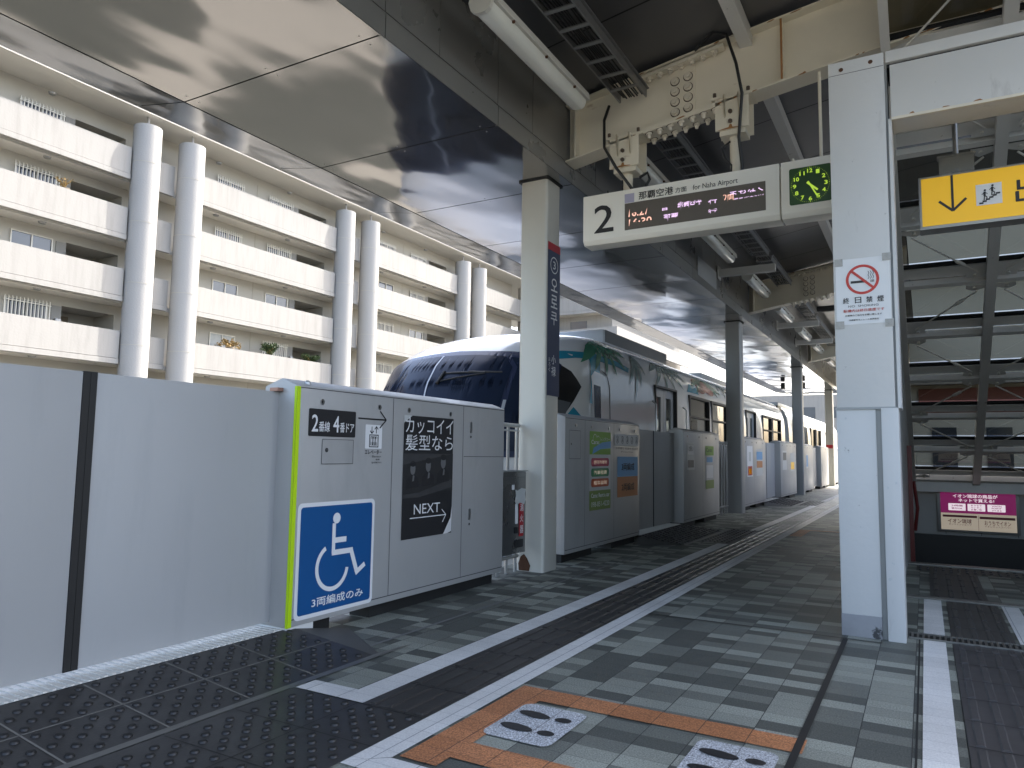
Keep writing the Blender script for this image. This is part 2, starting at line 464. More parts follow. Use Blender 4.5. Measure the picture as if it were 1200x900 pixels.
OFF = {}
def build(name, mb, m, parent=None, bevel=0., kind=None, smooth=True, seg=2, weld=False):
    off = OFF[parent.name] if parent is not None else Vector((0, 0, 0))
    me = bpy.data.meshes.new(name)
    me.from_pydata([tuple(v - off) for v in mb.v], [], mb.f)
    me.update()
    if bevel or weld:
        bm = bmesh.new(); bm.from_mesh(me)
        if weld: bmesh.ops.remove_doubles(bm, verts=bm.verts, dist=1e-5)
        bmesh.ops.recalc_face_normals(bm, faces=bm.faces)
        if bevel:
            es = [e for e in bm.edges if len(e.link_faces) == 2 and e.calc_face_angle(0) > R(25)]
            bmesh.ops.bevel(bm, geom=es, offset=bevel, segments=seg, profile=.6, affect='EDGES', clamp_overlap=True)
        bm.to_mesh(me); bm.free()
    if smooth:
        for p in me.polygons: p.use_smooth = True
        me.set_sharp_from_angle(angle=R(35))
    me.materials.append(m)
    o = bpy.data.objects.new(name, me); COL.objects.link(o)
    if parent is not None:
        o.parent = parent
    OFF[o.name] = off
    if kind: o['kind'] = kind
    return o
def build_each(name, mb, m, parent, **k):
    """every loose piece of the mesh becomes a part of its own"""
    par = list(range(len(mb.v)))
    def find(a):
        while par[a] != a: par[a] = par[par[a]]; a = par[a]
        return a
    for f in mb.f:
        for q in f[1:]: par[find(q)] = find(f[0])
    gr = {}
    for f in mb.f: gr.setdefault(find(f[0]), []).append(f)
    for fs in gr.values():
        ids = sorted({q for f in fs for q in f}); mp = {q: i for i, q in enumerate(ids)}
        b = MB(); b.v = [mb.v[q] for q in ids]; b.f = [tuple(mp[q] for q in f) for f in fs]
        build(name, b, m, parent, **k)
def thing(name, label, cat, loc, group=None):
    o = bpy.data.objects.new(name, None); COL.objects.link(o); o.location = loc
    o.empty_display_size = .2
    o['label'] = label; o['category'] = cat
    if group: o['group'] = group
    OFF[o.name] = Vector(loc)
    return o
def tag(o, label, cat, group=None):
    o['label'] = label; o['category'] = cat
    if group: o['group'] = group
    return o
def struct(name, mb, m, **k): return build(name, mb, m, kind='structure', **k)
def copy_tree(o, parent=None):
    c = o.copy(); COL.objects.link(c)
    OFF[c.name] = OFF[o.name]
    if parent is not None: c.parent = parent
    for ch in [q for q in o.children]: copy_tree(ch, c)
    return c
def clone(o, loc, label):
    c = copy_tree(o); c.location = loc; c['label'] = label
    return c
FL = F((0, 0, 0), (1, 0, 0), (0, 1, 0))           # floor frame, normal up

# ================================================================== GROUND, FLOOR
struct('ground', MB().poly([(-400, -400, -8), (400, -400, -8), (400, 400, -8), (-400, 400, -8)]), M['ground'])
fl = MB()
fl.poly([(-3.28, -14, 0), (3.2, -14, 0), (3.2, 8.15, 0), (-3.28, 8.15, 0)])
fl.poly([(-3.28, 8.15, 0), (-.20, 8.15, 0), (-.20, 46, 0), (-3.28, 46, 0)])
struct('platform_floor', fl, M['tiles'])
pe = MB().box(-3.28, -14, -1.3, -.2, 46, -.012).box(-.2, -14, -1.3, 3.2, 8.13, -.012)
struct('platform_slab', pe, M['concrete'])

# white lines
h = .004
wl = MB()
wl.poly([(-2.10, 2.335, h), (-1.975, 2.335, h), (-1.975, 8.55, h), (-2.10, 8.55, h)])
wl.poly([(-2.34, 2.325, h + .0006), (-1.975, 2.325, h + .0006), (-1.975, 2.44, h + .0006), (-2.34, 2.44, h + .0006)])
wl.poly([(-1.665, 1.88, h), (-1.55, 1.98, h), (-1.55, 46, h), (-1.665, 46, h)])
wl.poly([(-1.665, 1.86, h), (-.44, 1.86, h), (-.44, 1.975, h), (-1.55, 1.975, h), (-1.665, 1.88, h)])
for a, b in ((10.3, 16.3), (18.1, 24), (25.8, 46)):
    wl.poly([(-2.10, a, h), (-1.975, a, h), (-1.975, b, h), (-2.10, b, h)])
struct('painted_white_lines', wl, M['wline'])
thinl = MB()
for a, b in ((2.95, 8.1), (10.1, 15.9), (17.9, 23.5)):
    thinl.poly([(-2.52, a, h), (-2.50, a, h), (-2.50, b, h), (-2.52, b, h)])
struct('painted_thin_line', thinl, mat('thin_line_paint', (.20, .20, .19), .7))
ol = MB()
ol.poly([(-1.535, 2.00, h), (-1.39, 2.00, h), (-1.39, 2.86, h), (-1.535, 2.86, h)])
ol.poly([(-1.39, 2.72, h), (-.395, 2.72, h), (-.395, 2.86, h), (-1.39, 2.86, h)])
ol.poly([(-1.39, 2.08, h), (-.44, 2.08, h), (-.44, 2.22, h), (-1.39, 2.22, h)])
struct('painted_orange_lines', ol, M['orangep'])
ol2 = MB()
for (y0) in (9.9, 17.5):
    ol2.poly([(-1.535, y0, h), (-1.39, y0, h), (-1.39, y0 + 1, h), (-1.535, y0 + 1, h)])
    ol2.poly([(-1.39, y0 + .86, h), (-.6, y0 + .86, h), (-.6, y0 + 1, h), (-1.39, y0 + 1, h)])
struct('painted_orange_lines', ol2, M['orangep'])
def foot(cx, label):
    o = MB().rrect(FL, cx - .135, 2.31, cx + .135, 2.675, .04, .0045)
    t = build('footprint_marking', o, M['footw'])
    tag(t, label, 'floor marking', 'standing footprints painted on the floor')
    k = MB()
    for yy in (2.42, 2.565):
        k.disc(FL, cx - .045, yy, .068, .007, 24, .030, -.12)
        k.disc(FL, cx + .075, yy + .0, .033, .007, 18, .024, 0)
    build_each('shoe_print', k, M['ink'], t)
    return t
foot(-1.285, 'white square with two black shoe prints in the orange corner')
foot(-.59, 'white square with two black shoe prints beside the dark floor joint')
jt = MB()
jt.poly([(-.428, -14, .005), (-.402, -14, .005), (-.402, 4.52, .005), (-.428, 4.52, .005)])
jt.poly([(-1.55, 4.525, .0052), (-.235, 4.525, .0052), (-.235, 4.54, .0052), (-1.55, 4.54, .0052)])
jt.poly([(-.062, 1, .005), (-.055, 1, .005), (-.055, 4.74, .005), (-.062, 4.74, .005)])
struct('floor_joint', jt, M['rubber'])

# tactile bar path ------------------------------------------------------
def bars_path(name, x0, x1, y0, y1, z=.004, tile=.30, nb=4, hgt=.005, m=None):
    base = MB().poly([(x0, y0, z), (x1, y0, z), (x1, y1, z), (x0, y1, z)])
    o = struct(name, base, m or M['tact'])
    b = MB(); w_ = (x1 - x0)
    y = y0
    while y < y1 - .05:
        ye = min(y + tile, y1)
        for k in range(nb):
            c = x0 + w_ * (k + .5) / nb
            a0, a1 = c - .0165, c + .0165
            ya, yb = y + .012, ye - .012
            i = len(b.v)
            b.v += [Vector(p) for p in ((a0, ya, z), (a1, ya, z), (a1, yb, z), (a0, yb, z), (a0 + .006, ya + .006, z + hgt), (a1 - .006, ya + .006, z + hgt), (a1 - .006, yb - .006, z + hgt), (a0 + .006, yb - .006, z + hgt))]
            b.f += [tuple(i + q for q in f) for f in ((4, 5, 6, 7), (0, 1, 5, 4), (1, 2, 6, 5), (2, 3, 7, 6), (3, 0, 4, 7))]
        y += tile
    build('tactile_bars', b, m or M['tact'], o, smooth=False)
    j = MB(); y = y0 + tile
    while y < min(y1, y0 + 12):
        j.poly([(x0, y - .003, z + .001), (x1, y - .003, z + .001), (x1, y + .003, z + .001), (x0, y + .003, z + .001)]); y += tile
    build('block_joints', j, M['rubber'], o)
    return o
bars_path('tactile_guide_path', -1.972, -1.668, 2.325, 44)

# dots -------------------------------------------------------------------
def dots(mb, x0, x1, y0, y1, zf, pitch=.046, r=.017, hh=.009, skip=None):
    nx = max(1, int((x1 - x0) / pitch)); ny = max(1, int((y1 - y0) / pitch))
    for a in range(nx):
        for b in range(ny):
            x = x0 + (a + .5) * (x1 - x0) / nx; y = y0 + (b + .5) * (y1 - y0) / ny
            if (a + b) % 2: continue
            i = len(mb.v); n = 10
            for rr, hz in ((r, 0), (r * .82, hh * .75), (r * .5, hh)):
                for q in range(n):
                    t = 2 * math.pi * q / n
                    xx = x + rr * math.cos(t); yy = y + rr * math.sin(t)
                    mb.v.append(Vector((xx, yy, zf(xx, yy) + hz)))
            for k in range(2):
                for q in range(n):
                    q2 = (q + 1) % n
                    mb.f.append((i + k * n + q, i + k * n + q2, i + (k + 1) * n + q2, i + (k + 1) * n + q))
            mb.f.append(tuple(i + 2 * n + q for q in range(n)))
RX0, RX1, RZ = -2.915, -2.36, .062     # boarding ramp beside the gate
def rampz(x, y): return max(0., min(1., (RX1 - x) / (RX1 - RX0))) * RZ + .004
def opening(y0, y1, name, first=False):
    # ramp that lifts the floor to the door sill
    mb = MB()
    mb.poly([(RX1, y0, .004), (RX1, y1, .004), (RX0, y1, RZ + .004), (RX0, y0, RZ + .004)])
    mb.poly([(RX0, y0, RZ + .004), (RX0, y1, RZ + .004), (-3.05, y1, RZ + .004), (-3.05, y0, RZ + .004)])
    o = struct(name, mb, M['tact'])
    sd = MB()
    sd.poly([(RX1, y1 + .03, .004), (RX0 + .05, y1 + .36, .004), (RX0, y1, RZ + .003), (RX1, y1, .0045)])
    sd.poly([(RX1, y0 - .03, .004), (RX1, y0, .0045), (RX0, y0, RZ + .003), (RX0 + .05, y0 - .36, .004)])
    build('ramp_side', sd, M['ramp'], o)
    ed = MB().poly([(RX1 + .012, y0 - .05, .0055), (RX1 + .012, y1 + .30, .0055), (RX1 - .022, y1 + .03, .0075), (RX1 - .022, y0 - .05, .0075)])
    build('ramp_trim', ed, M['trim'], o)
    jn = MB(); zz = lambda x: rampz(x, 0) + .0012
    L = .36
    y = y1 - .03
    k = 0
    while y > max(y0, -1.5):
        y -= L
        for (xa, xb) in ((RX0, -2.655), (-2.655, RX1)):
            jn.poly([(xa, y - .004, zz(xa)), (xb, y - .004, zz(xb)), (xb, y + .004, zz(xb)), (xa, y + .004, zz(xa))])
    jn.poly([(-2.659, y0, zz(-2.659)), (-2.651, y0, zz(-2.651)), (-2.651, y1, zz(-2.651)), (-2.659, y1, zz(-2.659))])
    build('tile_joints', jn, M['tactgap'] if first else M['rubber'], o)
    d = MB()
    yb = y1 - .03
    while yb > max(y0 + .05, -.4):
        for (xa, xb) in ((RX0 + .0, -2.66), (-2.65, RX1 - .03)):
            dots(d, xa + .005, xb - .005, yb - L + .008, yb - .008, rampz)
        yb -= L
    build('warning_dots', d, M['dotshade'], o)
    # ribbed strip outside the ramp
    st = MB()
    st.box(-3.28, y0 + .02, .03, -3.052, y1 - .01, RZ + .006)
    so = build('platform_edge_strip', st, M['edgestrip'], kind='structure')
    rb = MB(); y = max(y0 + .05, -1)
    while y < y1 - .06:
        rb.box(-3.275, y, RZ + .0065, -2.93, y + .014, RZ + .011); y += .034
    build('ribs', rb, M['edgestrip'], so, smooth=False)
    sh = MB().poly([(-3.06, y0 + .02, RZ + .0062), (-2.925, y0 + .02, RZ + .0062), (-2.925, y1 - .02, RZ + .0062), (-3.06, y1 - .02, RZ + .0062)])
    build('strip_face', sh, M['edgestrip'], so)
    return o
opening(-2.5, 2.87, 'boarding_ramp', True)
opening(8.2, 9.95, 'boarding_ramp')
opening(15.85, 17.7, 'boarding_ramp')
# flat warning area between the ramp and the guide path
wa = MB().poly([(-2.345, -1.5, .0042), (-1.668, -1.5, .0042), (-1.668, 2.32, .0042), (-2.345, 2.32, .0042)])
wo = struct('warning_paving', wa, M['tact'])
d = MB()
for ya in [2.315 - .305 * k for k in range(10)]:
    for xa in (-2.30, -1.985):
        dots(d, xa + .01, xa + .295, ya - .295, ya - .01, lambda x, y: .0042, .046, .017, .009)
build('warning_dots', d, M['dotshade'], wo)
jn = MB()
for ya in [2.315 - .305 * k for k in range(10)]:
    jn.poly([(-2.33, ya - .002, .0052), (-1.67, ya - .002, .0052), (-1.67, ya + .002, .0052), (-2.33, ya + .002, .0052)])
jn.poly([(-1.992, -1.5, .0052), (-1.988, -1.5, .0052), (-1.988, 2.32, .0052), (-1.992, 2.32, .0052)])
build('tile_joints', jn, M['rubber'], wo)
for ya, nm in ((8.6, 'warning_paving'), (16.3, 'warning_paving')):
    wb = MB().poly([(-2.34, ya, .0042), (-1.975, ya, .0042), (-1.975, ya + 1.7, .0042), (-2.34, ya + 1.7, .0042)])
    w2 = struct(nm, wb, M['tact'])
    d = MB(); dots(d, -2.33, -1.985, ya + .02, ya + 1.68, lambda x, y: .0042, .06, .014)
    build('warning_dots', d, M['tact'], w2)

# right-hand side by the stairs
rw = MB()
rw.poly([(-.040, 1, h), (.066, 1, h), (.066, 4.74, h), (-.040, 4.74, h)])
rw.poly([(-.040, 4.89, h), (.066, 4.89, h), (.066, 6.1, h), (-.040, 6.1, h)])
rw.poly([(.42, 4.89, h), (.52, 4.89, h), (.52, 6.1, h), (.42, 6.1, h)])
struct('painted_stair_lines', rw, M['wline'])
bars_path('tactile_stair_path', .10, .40, 1.0, 4.74, nb=4, m=mat('tactile_grey', (.055, .052, .052), .5, 0, .2, 4, rvar=.1))
bars_path('tactile_stair_path', .10, .40, 4.89, 6.1, nb=4, m=mat('tactile_grey_inner', (.05, .048, .046), .5, 0, .2, 4))
bars_path('tactile_stair_path', .0, .36, 6.25, 7.6, nb=4, m=mat('tactile_grey_end', (.05, .048, .046), .5, 0, .2, 4))
side = MB().poly([(.405, 1, .0035), (1.9, 1, .0035), (1.9, 4.74, .0035), (.405, 4.74, .0035)])
struct('plain_stair_paving', side, mat('plain_dark_paving', (.055, .053, .052), .6, 0, .15, 3))
wd = MB().poly([(-.10, 7.62, .004), (2.2, 7.62, .004), (2.2, 7.95, .004), (-.10, 7.95, .004)])
w3 = struct('stair_warning_paving', wd, mat('tactile_brown', (.045, .042, .038), .5, 0, .2, 4))
d = MB(); dots(d, -.1, 2.2, 7.63, 7.94, lambda x, y: .004, .06, .014)
build('warning_dots', d, M['tact'], w3)
th = MB().box(-.19, 6.12, -.005, 2.6, 6.16, .012).box(-.19, 6.19, -.005, 2.6, 6.215, .010).box(-.19, 8.05, -.02, 2.6, 8.16, .012)
struct('floor_threshold', th, M['trim'])
# drain grate
g = thing('drain_grate', 'long steel drain grate across the floor at the stair entrance', 'drain grate', (.5, 4.81, 0))
gb = MB().box(-.11, 4.745, .001, 1.9, 4.753, .012).box(-.11, 4.872, .001, 1.9, 4.88, .012)
build('frame', gb, M['trim'], g)
build('pit', MB().poly([(-.11, 4.752, .0045), (1.9, 4.752, .0045), (1.9, 4.872, .0045), (-.11, 4.872, .0045)]), M['groovedark'], g)
gb = MB(); x = -.10
while x < 1.88:
    gb.box(x, 4.7535, .005, x + .011, 4.8715, .0115); x += .027
build('slat', gb, M['trim'], g, smooth=False)

# ================================================================== MONORAIL BEAM
bm_ = thing('monorail_beam', 'pale concrete monorail beam running below the train', 'track beam', (-5, 10, -1))
build('beam', MB().box(-5.42, -60, -2.6, -4.58, 120, -.95), M['beamconc'], bm_, bevel=.03)
for yy in (-22, 0, 22, 44, 66):
    build('pier', MB().box(-5.7, yy - .8, -8, -4.3, yy + .8, -2.6), M['beamconc'], bm_)

# ================================================================== PLATFORM GATES
FX = -2.90
def gate_shell(root, y0, y1, divs, plinth=True, back=.24):
    """hip-topped housing between y0 and y1"""
    z0, z1, zr = .078, 1.344, 1.385
    mb = MB()
    prof = [(FX, z0), (FX, z1), (FX - .115, zr), (FX - back, z1), (FX - back, z0)]
    fr = F((0, y0, 0), (1, 0, 0), (0, 0, 1))  # normal -Y
    mb.prism(fr, [(x, z) for x, z in reversed(prof)][::-1], -(y1 - y0), 0)
    o = build('housing', mb, M['gate'], root, bevel=.006, weld=True)
    gf = F((FX, 0, 0), (0, 1, 0), (0, 0, 1))
    gr = MB()
    for dv in divs: gr.rect(gf, dv - .0025, .118, dv + .0025, 1.332, .0012)
    gr.rect(gf, y0 + .006, .113, y1 - .006, .1185, .0014)
    gr.rect(gf, y0 + .006, 1.331, y1 - .006, 1.336, .0014)
    build('panel_seam', gr, M['groove'], root)
    return o, gf
def lock(mb, gf, y, z, r=.016):
    mb.disc(gf, y, z, r, .006, 20); mb.ring(gf, y, z, r, r + .001, .003)
def locks(root, gf, lst, zz):
    for y in lst:
        o = build('lock', MB().prism(gf, [(y + .016 * math.cos(2 * math.pi * k / 18), zz + .016 * math.sin(2 * math.pi * k / 18)) for k in range(18)], .001, .006), M['lock'], root, bevel=.001)
        build('keyhole', MB().disc(gf, y - .003, zz, .006, .0072, 12, .009), M['ink'], o)
def slab_feet(root, spans):
    for a, b in spans:
        build('foot', MB().box(FX - .20, a, .0, FX - .045, b, .0775), M['rubber'], root)
def leaf(root, y0, y1, X=-3.03, z0=.097, z1=1.31):
    return build('door_panel', MB().box(X - .035, y0, z0, X, y1, z1), M['door'], root, bevel=.004)

# --- nearest gate -----------------------------------------------------
g1 = thing('platform_gate', 'nearest grey platform gate with lime stripe, blue wheelchair sign and black poster', 'platform gate', (-3.0, 2.8, 0), 'platform edge gates')
k = .9355
gy = lambda y: y * k
hs, gf = gate_shell(g1, 2.80, 5.01, [gy(3.864), gy(4.722)])
slab_feet(g1, [(3.02, 3.16), (3.5, 4.93)])
build('sill_cover', MB().box(FX - .25, 2.805, .01, FX - .01, 3.0, .077), M['white'], g1, bevel=.004)
build('edge_stripe', MB().rect(gf, 2.800, .078, 2.826, 1.338, .004).poly([(FX + .004, 2.799, .078), (FX + .004, 2.799, 1.338), (FX - .012, 2.797, 1.338), (FX - .012, 2.797, .078)]), M['lime'], g1)
leaf(g1, 1.80, 2.84)
build('rubber_edge', MB().box(-3.07, 1.772, .097, -3.026, 1.80, 1.312), M['rubber'], g1)
build('guide_block', MB().box(-3.06, 2.76, 1.311, -3.0, 2.80, 1.33), mat('copper_catch', (.35, .2, .15), .4, .5), g1)
build('top_knob', MB().tube([(FX - .055, 2.93, 1.355), (FX - .055, 2.93, 1.372), (FX - .055, 2.93, 1.381)], [.02, .019, .009], 14), M['gate_top'], g1)
locks(g1, gf, [gy(v) for v in (3.195, 3.717, 4.032, 4.541)], 1 + .283 * k)
gz = lambda z: 1 + z * k
# horizontal seam in last bay
build('panel_seam', MB().rect(gf, gy(4.735), gz(-.034) - .002, 5.0, gz(-.034) + .002, .0013), M['groove'], g1)
for zz, n_ in ((.2, 0), (-.474, 1)):
    o = build('handle', MB().rrect(gf, gy(4.83) - .012, gz(zz) - .045, gy(4.83) + .012, gz(zz) + .035, .008, .001, .006), M['chrome'], g1)
    build('keyhole', MB().disc(gf, gy(4.83), gz(zz) - .075, .009, .003, 14), M['ink'], o)
# track / door number plate
o = build('number_plate', MB().rrect(gf, gy(3.092), gz(.08), gy(3.491), gz(.241), .008, .002, .004), M['ink'], g1)
build('lettering', MB().text(gf, '2', gy(3.115), gz(.108), gy(3.165), gz(.205), .0055, .012).text(gf, '番線', gy(3.172), gz(.108), gy(3.262), gz(.168), .0055, .012)
      .text(gf, '4', gy(3.292), gz(.108), gy(3.342), gz(.205), .0055, .012).text(gf, '番ドア', gy(3.350), gz(.108), gy(3.475), gz(.168), .0055, .012), M['paper'], o)
o = build('hatch', MB().rrect(gf, gy(3.206), gz(-.082), gy(3.476), gz(.064), .004, .001, .003), M['gate'], g1)
build('hatch_edge', MB().line(gf, gy(3.206), gz(-.082), gy(3.476), gz(-.082), .003, .0045).line(gf, gy(3.206), gz(.064), gy(3.476), gz(.064), .003, .0045).line(gf, gy(3.206), gz(-.082), gy(3.206), gz(.064), .003, .0045).line(gf, gy(3.476), gz(-.082), gy(3.476), gz(.064), .003, .0045), M['groove'], o)
build('keyhole', MB().ring(gf, gy(3.245), gz(0), .007, .012, .0045, n=16).disc(gf, gy(3.245), gz(0), .005, .005, 12), M['ink'], o)
ar = MB().line(gf, gy(3.515), gz(.203), gy(3.785), gz(.203), .009).line(gf, gy(3.725), gz(.258), gy(3.790), gz(.2025), .009, .0032).line(gf, gy(3.725), gz(.148), gy(3.790), gz(.2035), .009, .0034)
build('arrow_sticker', ar, M['ink'], g1)
o = build('lift_sticker', MB().rrect(gf, gy(3.588), gz(.013), gy(3.752), gz(.167), .006, .002), M['paper'], g1)
a, b = gy(3.625), gy(3.716)
li = MB()
for (x0, x1, z0_, z1_) in ((a, b, .022, .028), (a, b, .098, .104), (a, a + .006, .022, .104), (b - .006, b, .022, .104)):
    li.rect(gf, x0, gz(z0_), x1, gz(z1_), .0035)
li.rect(gf, a + .012, gz(.034), b - .012, gz(.092), .0036)
li.line(gf, a + .022, gz(.155), a + .022, gz(.112), .006, .0035).line(gf, a + .006, gz(.128), a + .022, gz(.11), .006, .0037).line(gf, a + .038, gz(.128), a + .022, gz(.11), .006, .0039)
li.line(gf, b - .022, gz(.155), b - .022, gz(.112), .006, .0035).line(gf, b - .006, gz(.139), b - .022, gz(.157), .006, .0037).line(gf, b - .038, gz(.139), b - .022, gz(.157), .006, .0039)
build('lift_symbol', li, M['ink'], o)
ppl = MB()
for q in range(3):
    xx = a + .022 + q * .0205
    ppl.disc(gf, xx, gz(.084), .0045, .0046, 10).rrect(gf, xx - .006, gz(.055), xx + .006, gz(.079), .003, .0046).rect(gf, xx - .0042, gz(.036), xx - .0006, gz(.056), .0046).rect(gf, xx + .0006, gz(.036), xx + .0042, gz(.056), .0046)
build('rider_symbol', ppl, M['paper'], o)
build('lettering', MB().text(gf, 'エレベーター', gy(3.588), gz(-.022), gy(3.752), gz(.006), .0025, .01).text(gf, 'Elevator', gy(3.66), gz(-.043), gy(3.75), gz(-.030), .0025).text(gf, '电梯', gy(3.695), gz(-.062), gy(3.735), gz(-.050), .0025).text(gf, '엘리베이터', gy(3.655), gz(-.082), gy(3.752), gz(-.070), .0025), M['ink'], o)
# wheelchair sign
ax0, ax1, az0, az1 = gy(3.036), gy(3.70), gz(-.958), gz(-.305)
o = build('accessibility_sign', MB().rrect(gf, ax0, az0, ax1, az1, .03, .002, .004), M['paper'], g1)
b_ = build('blue_field', MB().rrect(gf, ax0 + .022, az0 + .022, ax1 - .022, az1 - .022, .018, .0052), M['blue'], o)
W_, H_ = ax1 - ax0, az1 - az0
def wc(u, v): return (ax0 + W_ * u, az0 + H_ * v)      # 0..1 in the sign
s_ = MB(); D = .0064
s_.disc(gf, *wc(.475, .845), .030, D, 24)
def wl_(u0, v0, u1, v1, w_, d_=D): s_.line(gf, *wc(u0, v0), *wc(u1, v1), w_, d_)
wl_(.445, .80, .445, .53, .026, D - .0004); wl_(.425, .645, .61, .645, .030, D + .0003); wl_(.425, .535, .70, .535, .030, D + .0006)
wl_(.675, .545, .765, .325, .030, D + .0003); wl_(.745, .312, .875, .385, .028, D + .0006)
s_.ring(gf, *wc(.44, .41), .108, .132, D, 118, 352, 40)
build('wheelchair_symbol', s_, M['paper'], o)
build('lettering', MB().text(gf, '3両編成のみ', *wc(.20, .085), *wc(.86, .165), D, .015), M['paper'], o)
# hair poster
px0, px1, pz0, pz1 = gy(3.982), gy(4.583), gz(-.60), gz(.248)
ps = [(px0, pz0), (px1, pz0 + .002), (px1, pz1), (px0 + .085, pz1), (px0, pz1 - .05)]
o = build('poster', MB().flat(gf, ps, .003), M['ink'], g1)
build('torn_corner', MB().flat(gf, [(px0, pz1 - .05), (px0 + .085, pz1), (px0, pz1)], .0032), M['stickerw'], o)
build('curled_corner', MB().poly([gf.p(px1 - .10, pz0, .004), gf.p(px1, pz0 + .005, .002), gf.p(px1, pz0 + .19, .004), gf.p(px1 - .035, pz0 + .11, .018)]), M['paper'], o)
pw, ph = px1 - px0, pz1 - pz0
def pp(u, v): return (px0 + pw * u, pz0 + ph * v)
build('headline', MB().text(gf, 'カッコイイ', *pp(.03, .855), *pp(.99, .985), .0048, .0).text(gf, '髪型なら', *pp(.03, .715), *pp(.99, .845), .0048, .0), M['paper'], o)
ph_o = build('photograph', MB().flat(gf, [pp(.0, .37), pp(1, .37), pp(1, .69), pp(0, .69)], .0042), M['suit_grey'], o)
mg = MB().flat(gf, [pp(0, .36), pp(.3, .37), pp(.98, .47), pp(.98, .40), pp(.3, .33), pp(0, .33)], .0046)
mg.flat(gf, [pp(0, .60), pp(1, .69), pp(0, .69)], .0046)
build('picture_background', mg, M['mid_grey'], ph_o)
fc = MB(); sh = MB(); hr = MB()
for (u, v, sc) in ((.18, .565, 1.25), (.48, .588, 1.3), (.79, .615, 1.35)):
    cx, cz = pp(u, v)
    fc.disc(gf, cx, cz, .022 * sc, .0054, 20, .031 * sc)
    fc.flat(gf, [(cx - .006, cz - .065 * sc), (cx + .014, cz - .062 * sc), (cx + .018, cz - .036 * sc), (cx + .002, cz - .032 * sc)], .0058)
    pass
    sh.flat(gf, [(cx - .055 * sc, cz - .105 * sc), (cx + .055 * sc, cz - .095 * sc), (cx + .050 * sc, cz - .05 * sc), (cx + .02, cz - .030 * sc), (cx - .02, cz - .030 * sc), (cx - .050 * sc, cz - .055 * sc)], .005)
    hr.disc(gf, cx, cz + .026 * sc, .025 * sc, .0056, 20, .015 * sc)
build('portrait_suits', sh, M['ink'], ph_o); build('portrait_faces', fc, M['skin_grey'], ph_o); build('portrait_hair', hr, M['ink'], ph_o)
ft = MB().text(gf, 'NEXT', *pp(.22, .195), *pp(.74, .275), .0048, .0)
ft.line(gf, *pp(.15, .165), *pp(.86, .165), .006, .0048).line(gf, *pp(.78, .215), *pp(.87, .165), .006, .005).line(gf, *pp(.80, .105), *pp(.87, .166), .006, .0052)
build('slogan', ft, M['paper'], o)

# --- gate whose leaf ends at the black gap (mostly out of frame) ---------
g0 = thing('platform_gate', 'grey sliding gate panel at the left edge of the view, before the black rubber gap', 'platform gate', (-3.0, -1, 0), 'platform edge gates')
gate_shell(g0, -2.2, .0, [-1.4, -.7]); slab_feet(g0, [(-2, -.2)])
leaf(g0, .0, 1.742)
build('rubber_edge', MB().box(-3.07, 1.742, .097, -3.026, 1.7705, 1.312), M['rubber'], g0)

def generic_gate(y0, y1, divs, label, lo=None, hi=None, stripe=False):
    g = thing('platform_gate', label, 'platform gate', (-3.0, y0, 0), 'platform edge gates')
    hs, gf = gate_shell(g, y0, y1, divs)
    L = y1 - y0
    slab_feet(g, [(y0 + .03, y0 + L * .36), (y0 + L * .62, y1 - .05)])
    es = [y0] + divs + [y1]
    lk = []
    for a, b in zip(es[:-1], es[1:]):
        lk += ([a + (b - a) * .2, a + (b - a) * .8] if b - a > .5 else [(a + b) / 2])
    locks(g, gf, lk, 1.272)
    if lo is not None:
        mid = lo
        leaf(g, mid, y0 + .05); 
    if hi is not None:
        leaf(g, y1 - .05, hi); build('rubber_edge', MB().box(-3.07, hi, .097, -3.026, hi + .02, 1.312), M['rubber'], g)
    return g, gf
k2 = .9236
g2, gf2 = generic_gate(6.14, 8.165, [7.139 * k2, 7.969 * k2], 'grey platform gate behind the near column, with green, blue and orange stickers', hi=9.05)
Y2 = lambda y: y * k2
Z2 = lambda z: 1 + z * k2
build('hatch', MB().line(gf2, Y2(6.74), Z2(-.05), Y2(7.02), Z2(-.05), .004).line(gf2, Y2(6.74), Z2(.24), Y2(7.02), Z2(.24), .004).line(gf2, Y2(6.74), Z2(-.05), Y2(6.74), Z2(.24), .004).line(gf2, Y2(7.02), Z2(-.05), Y2(7.02), Z2(.24), .004).disc(gf2, Y2(6.79), Z2(.1), .01), M['groove'], g2)
o = build('advert_sticker', MB().rect(gf2, Y2(7.255), Z2(-.605), Y2(7.86), Z2(.248), .002), M['stickerw'], g2)
build('green_panel', MB().rect(gf2, Y2(7.255), Z2(-.003), Y2(7.86), Z2(.248), .0036), M['green'], o)
build('blue_banner', MB().flat(gf2, [(Y2(7.33), Z2(.0)), (Y2(7.55), Z2(.055)), (Y2(7.86), Z2(.07)), (Y2(7.86), Z2(.15)), (Y2(7.6), Z2(.13)), (Y2(7.36), Z2(.07))], .0050), M['skyblue'], o)
build('olive_panel', MB().rect(gf2, Y2(7.255), Z2(-.605), Y2(7.86), Z2(-.395), .0036), M['olive'], o)
for zz, mm, tt in ((-.088, 'pinkp', '렌터카예약'), (-.200, 'greenp', '汽車租賃'), (-.312, 'redp', '租车自驾')):
    q = build('language_tab', MB().rrect(gf2, Y2(7.30), Z2(zz - .045), Y2(7.81), Z2(zz + .045), .03, .0036), M[mm], o)
    build('lettering', MB().text(gf2, tt, Y2(7.37), Z2(zz - .022), Y2(7.74), Z2(zz + .022), .005), M['adcream'], q)
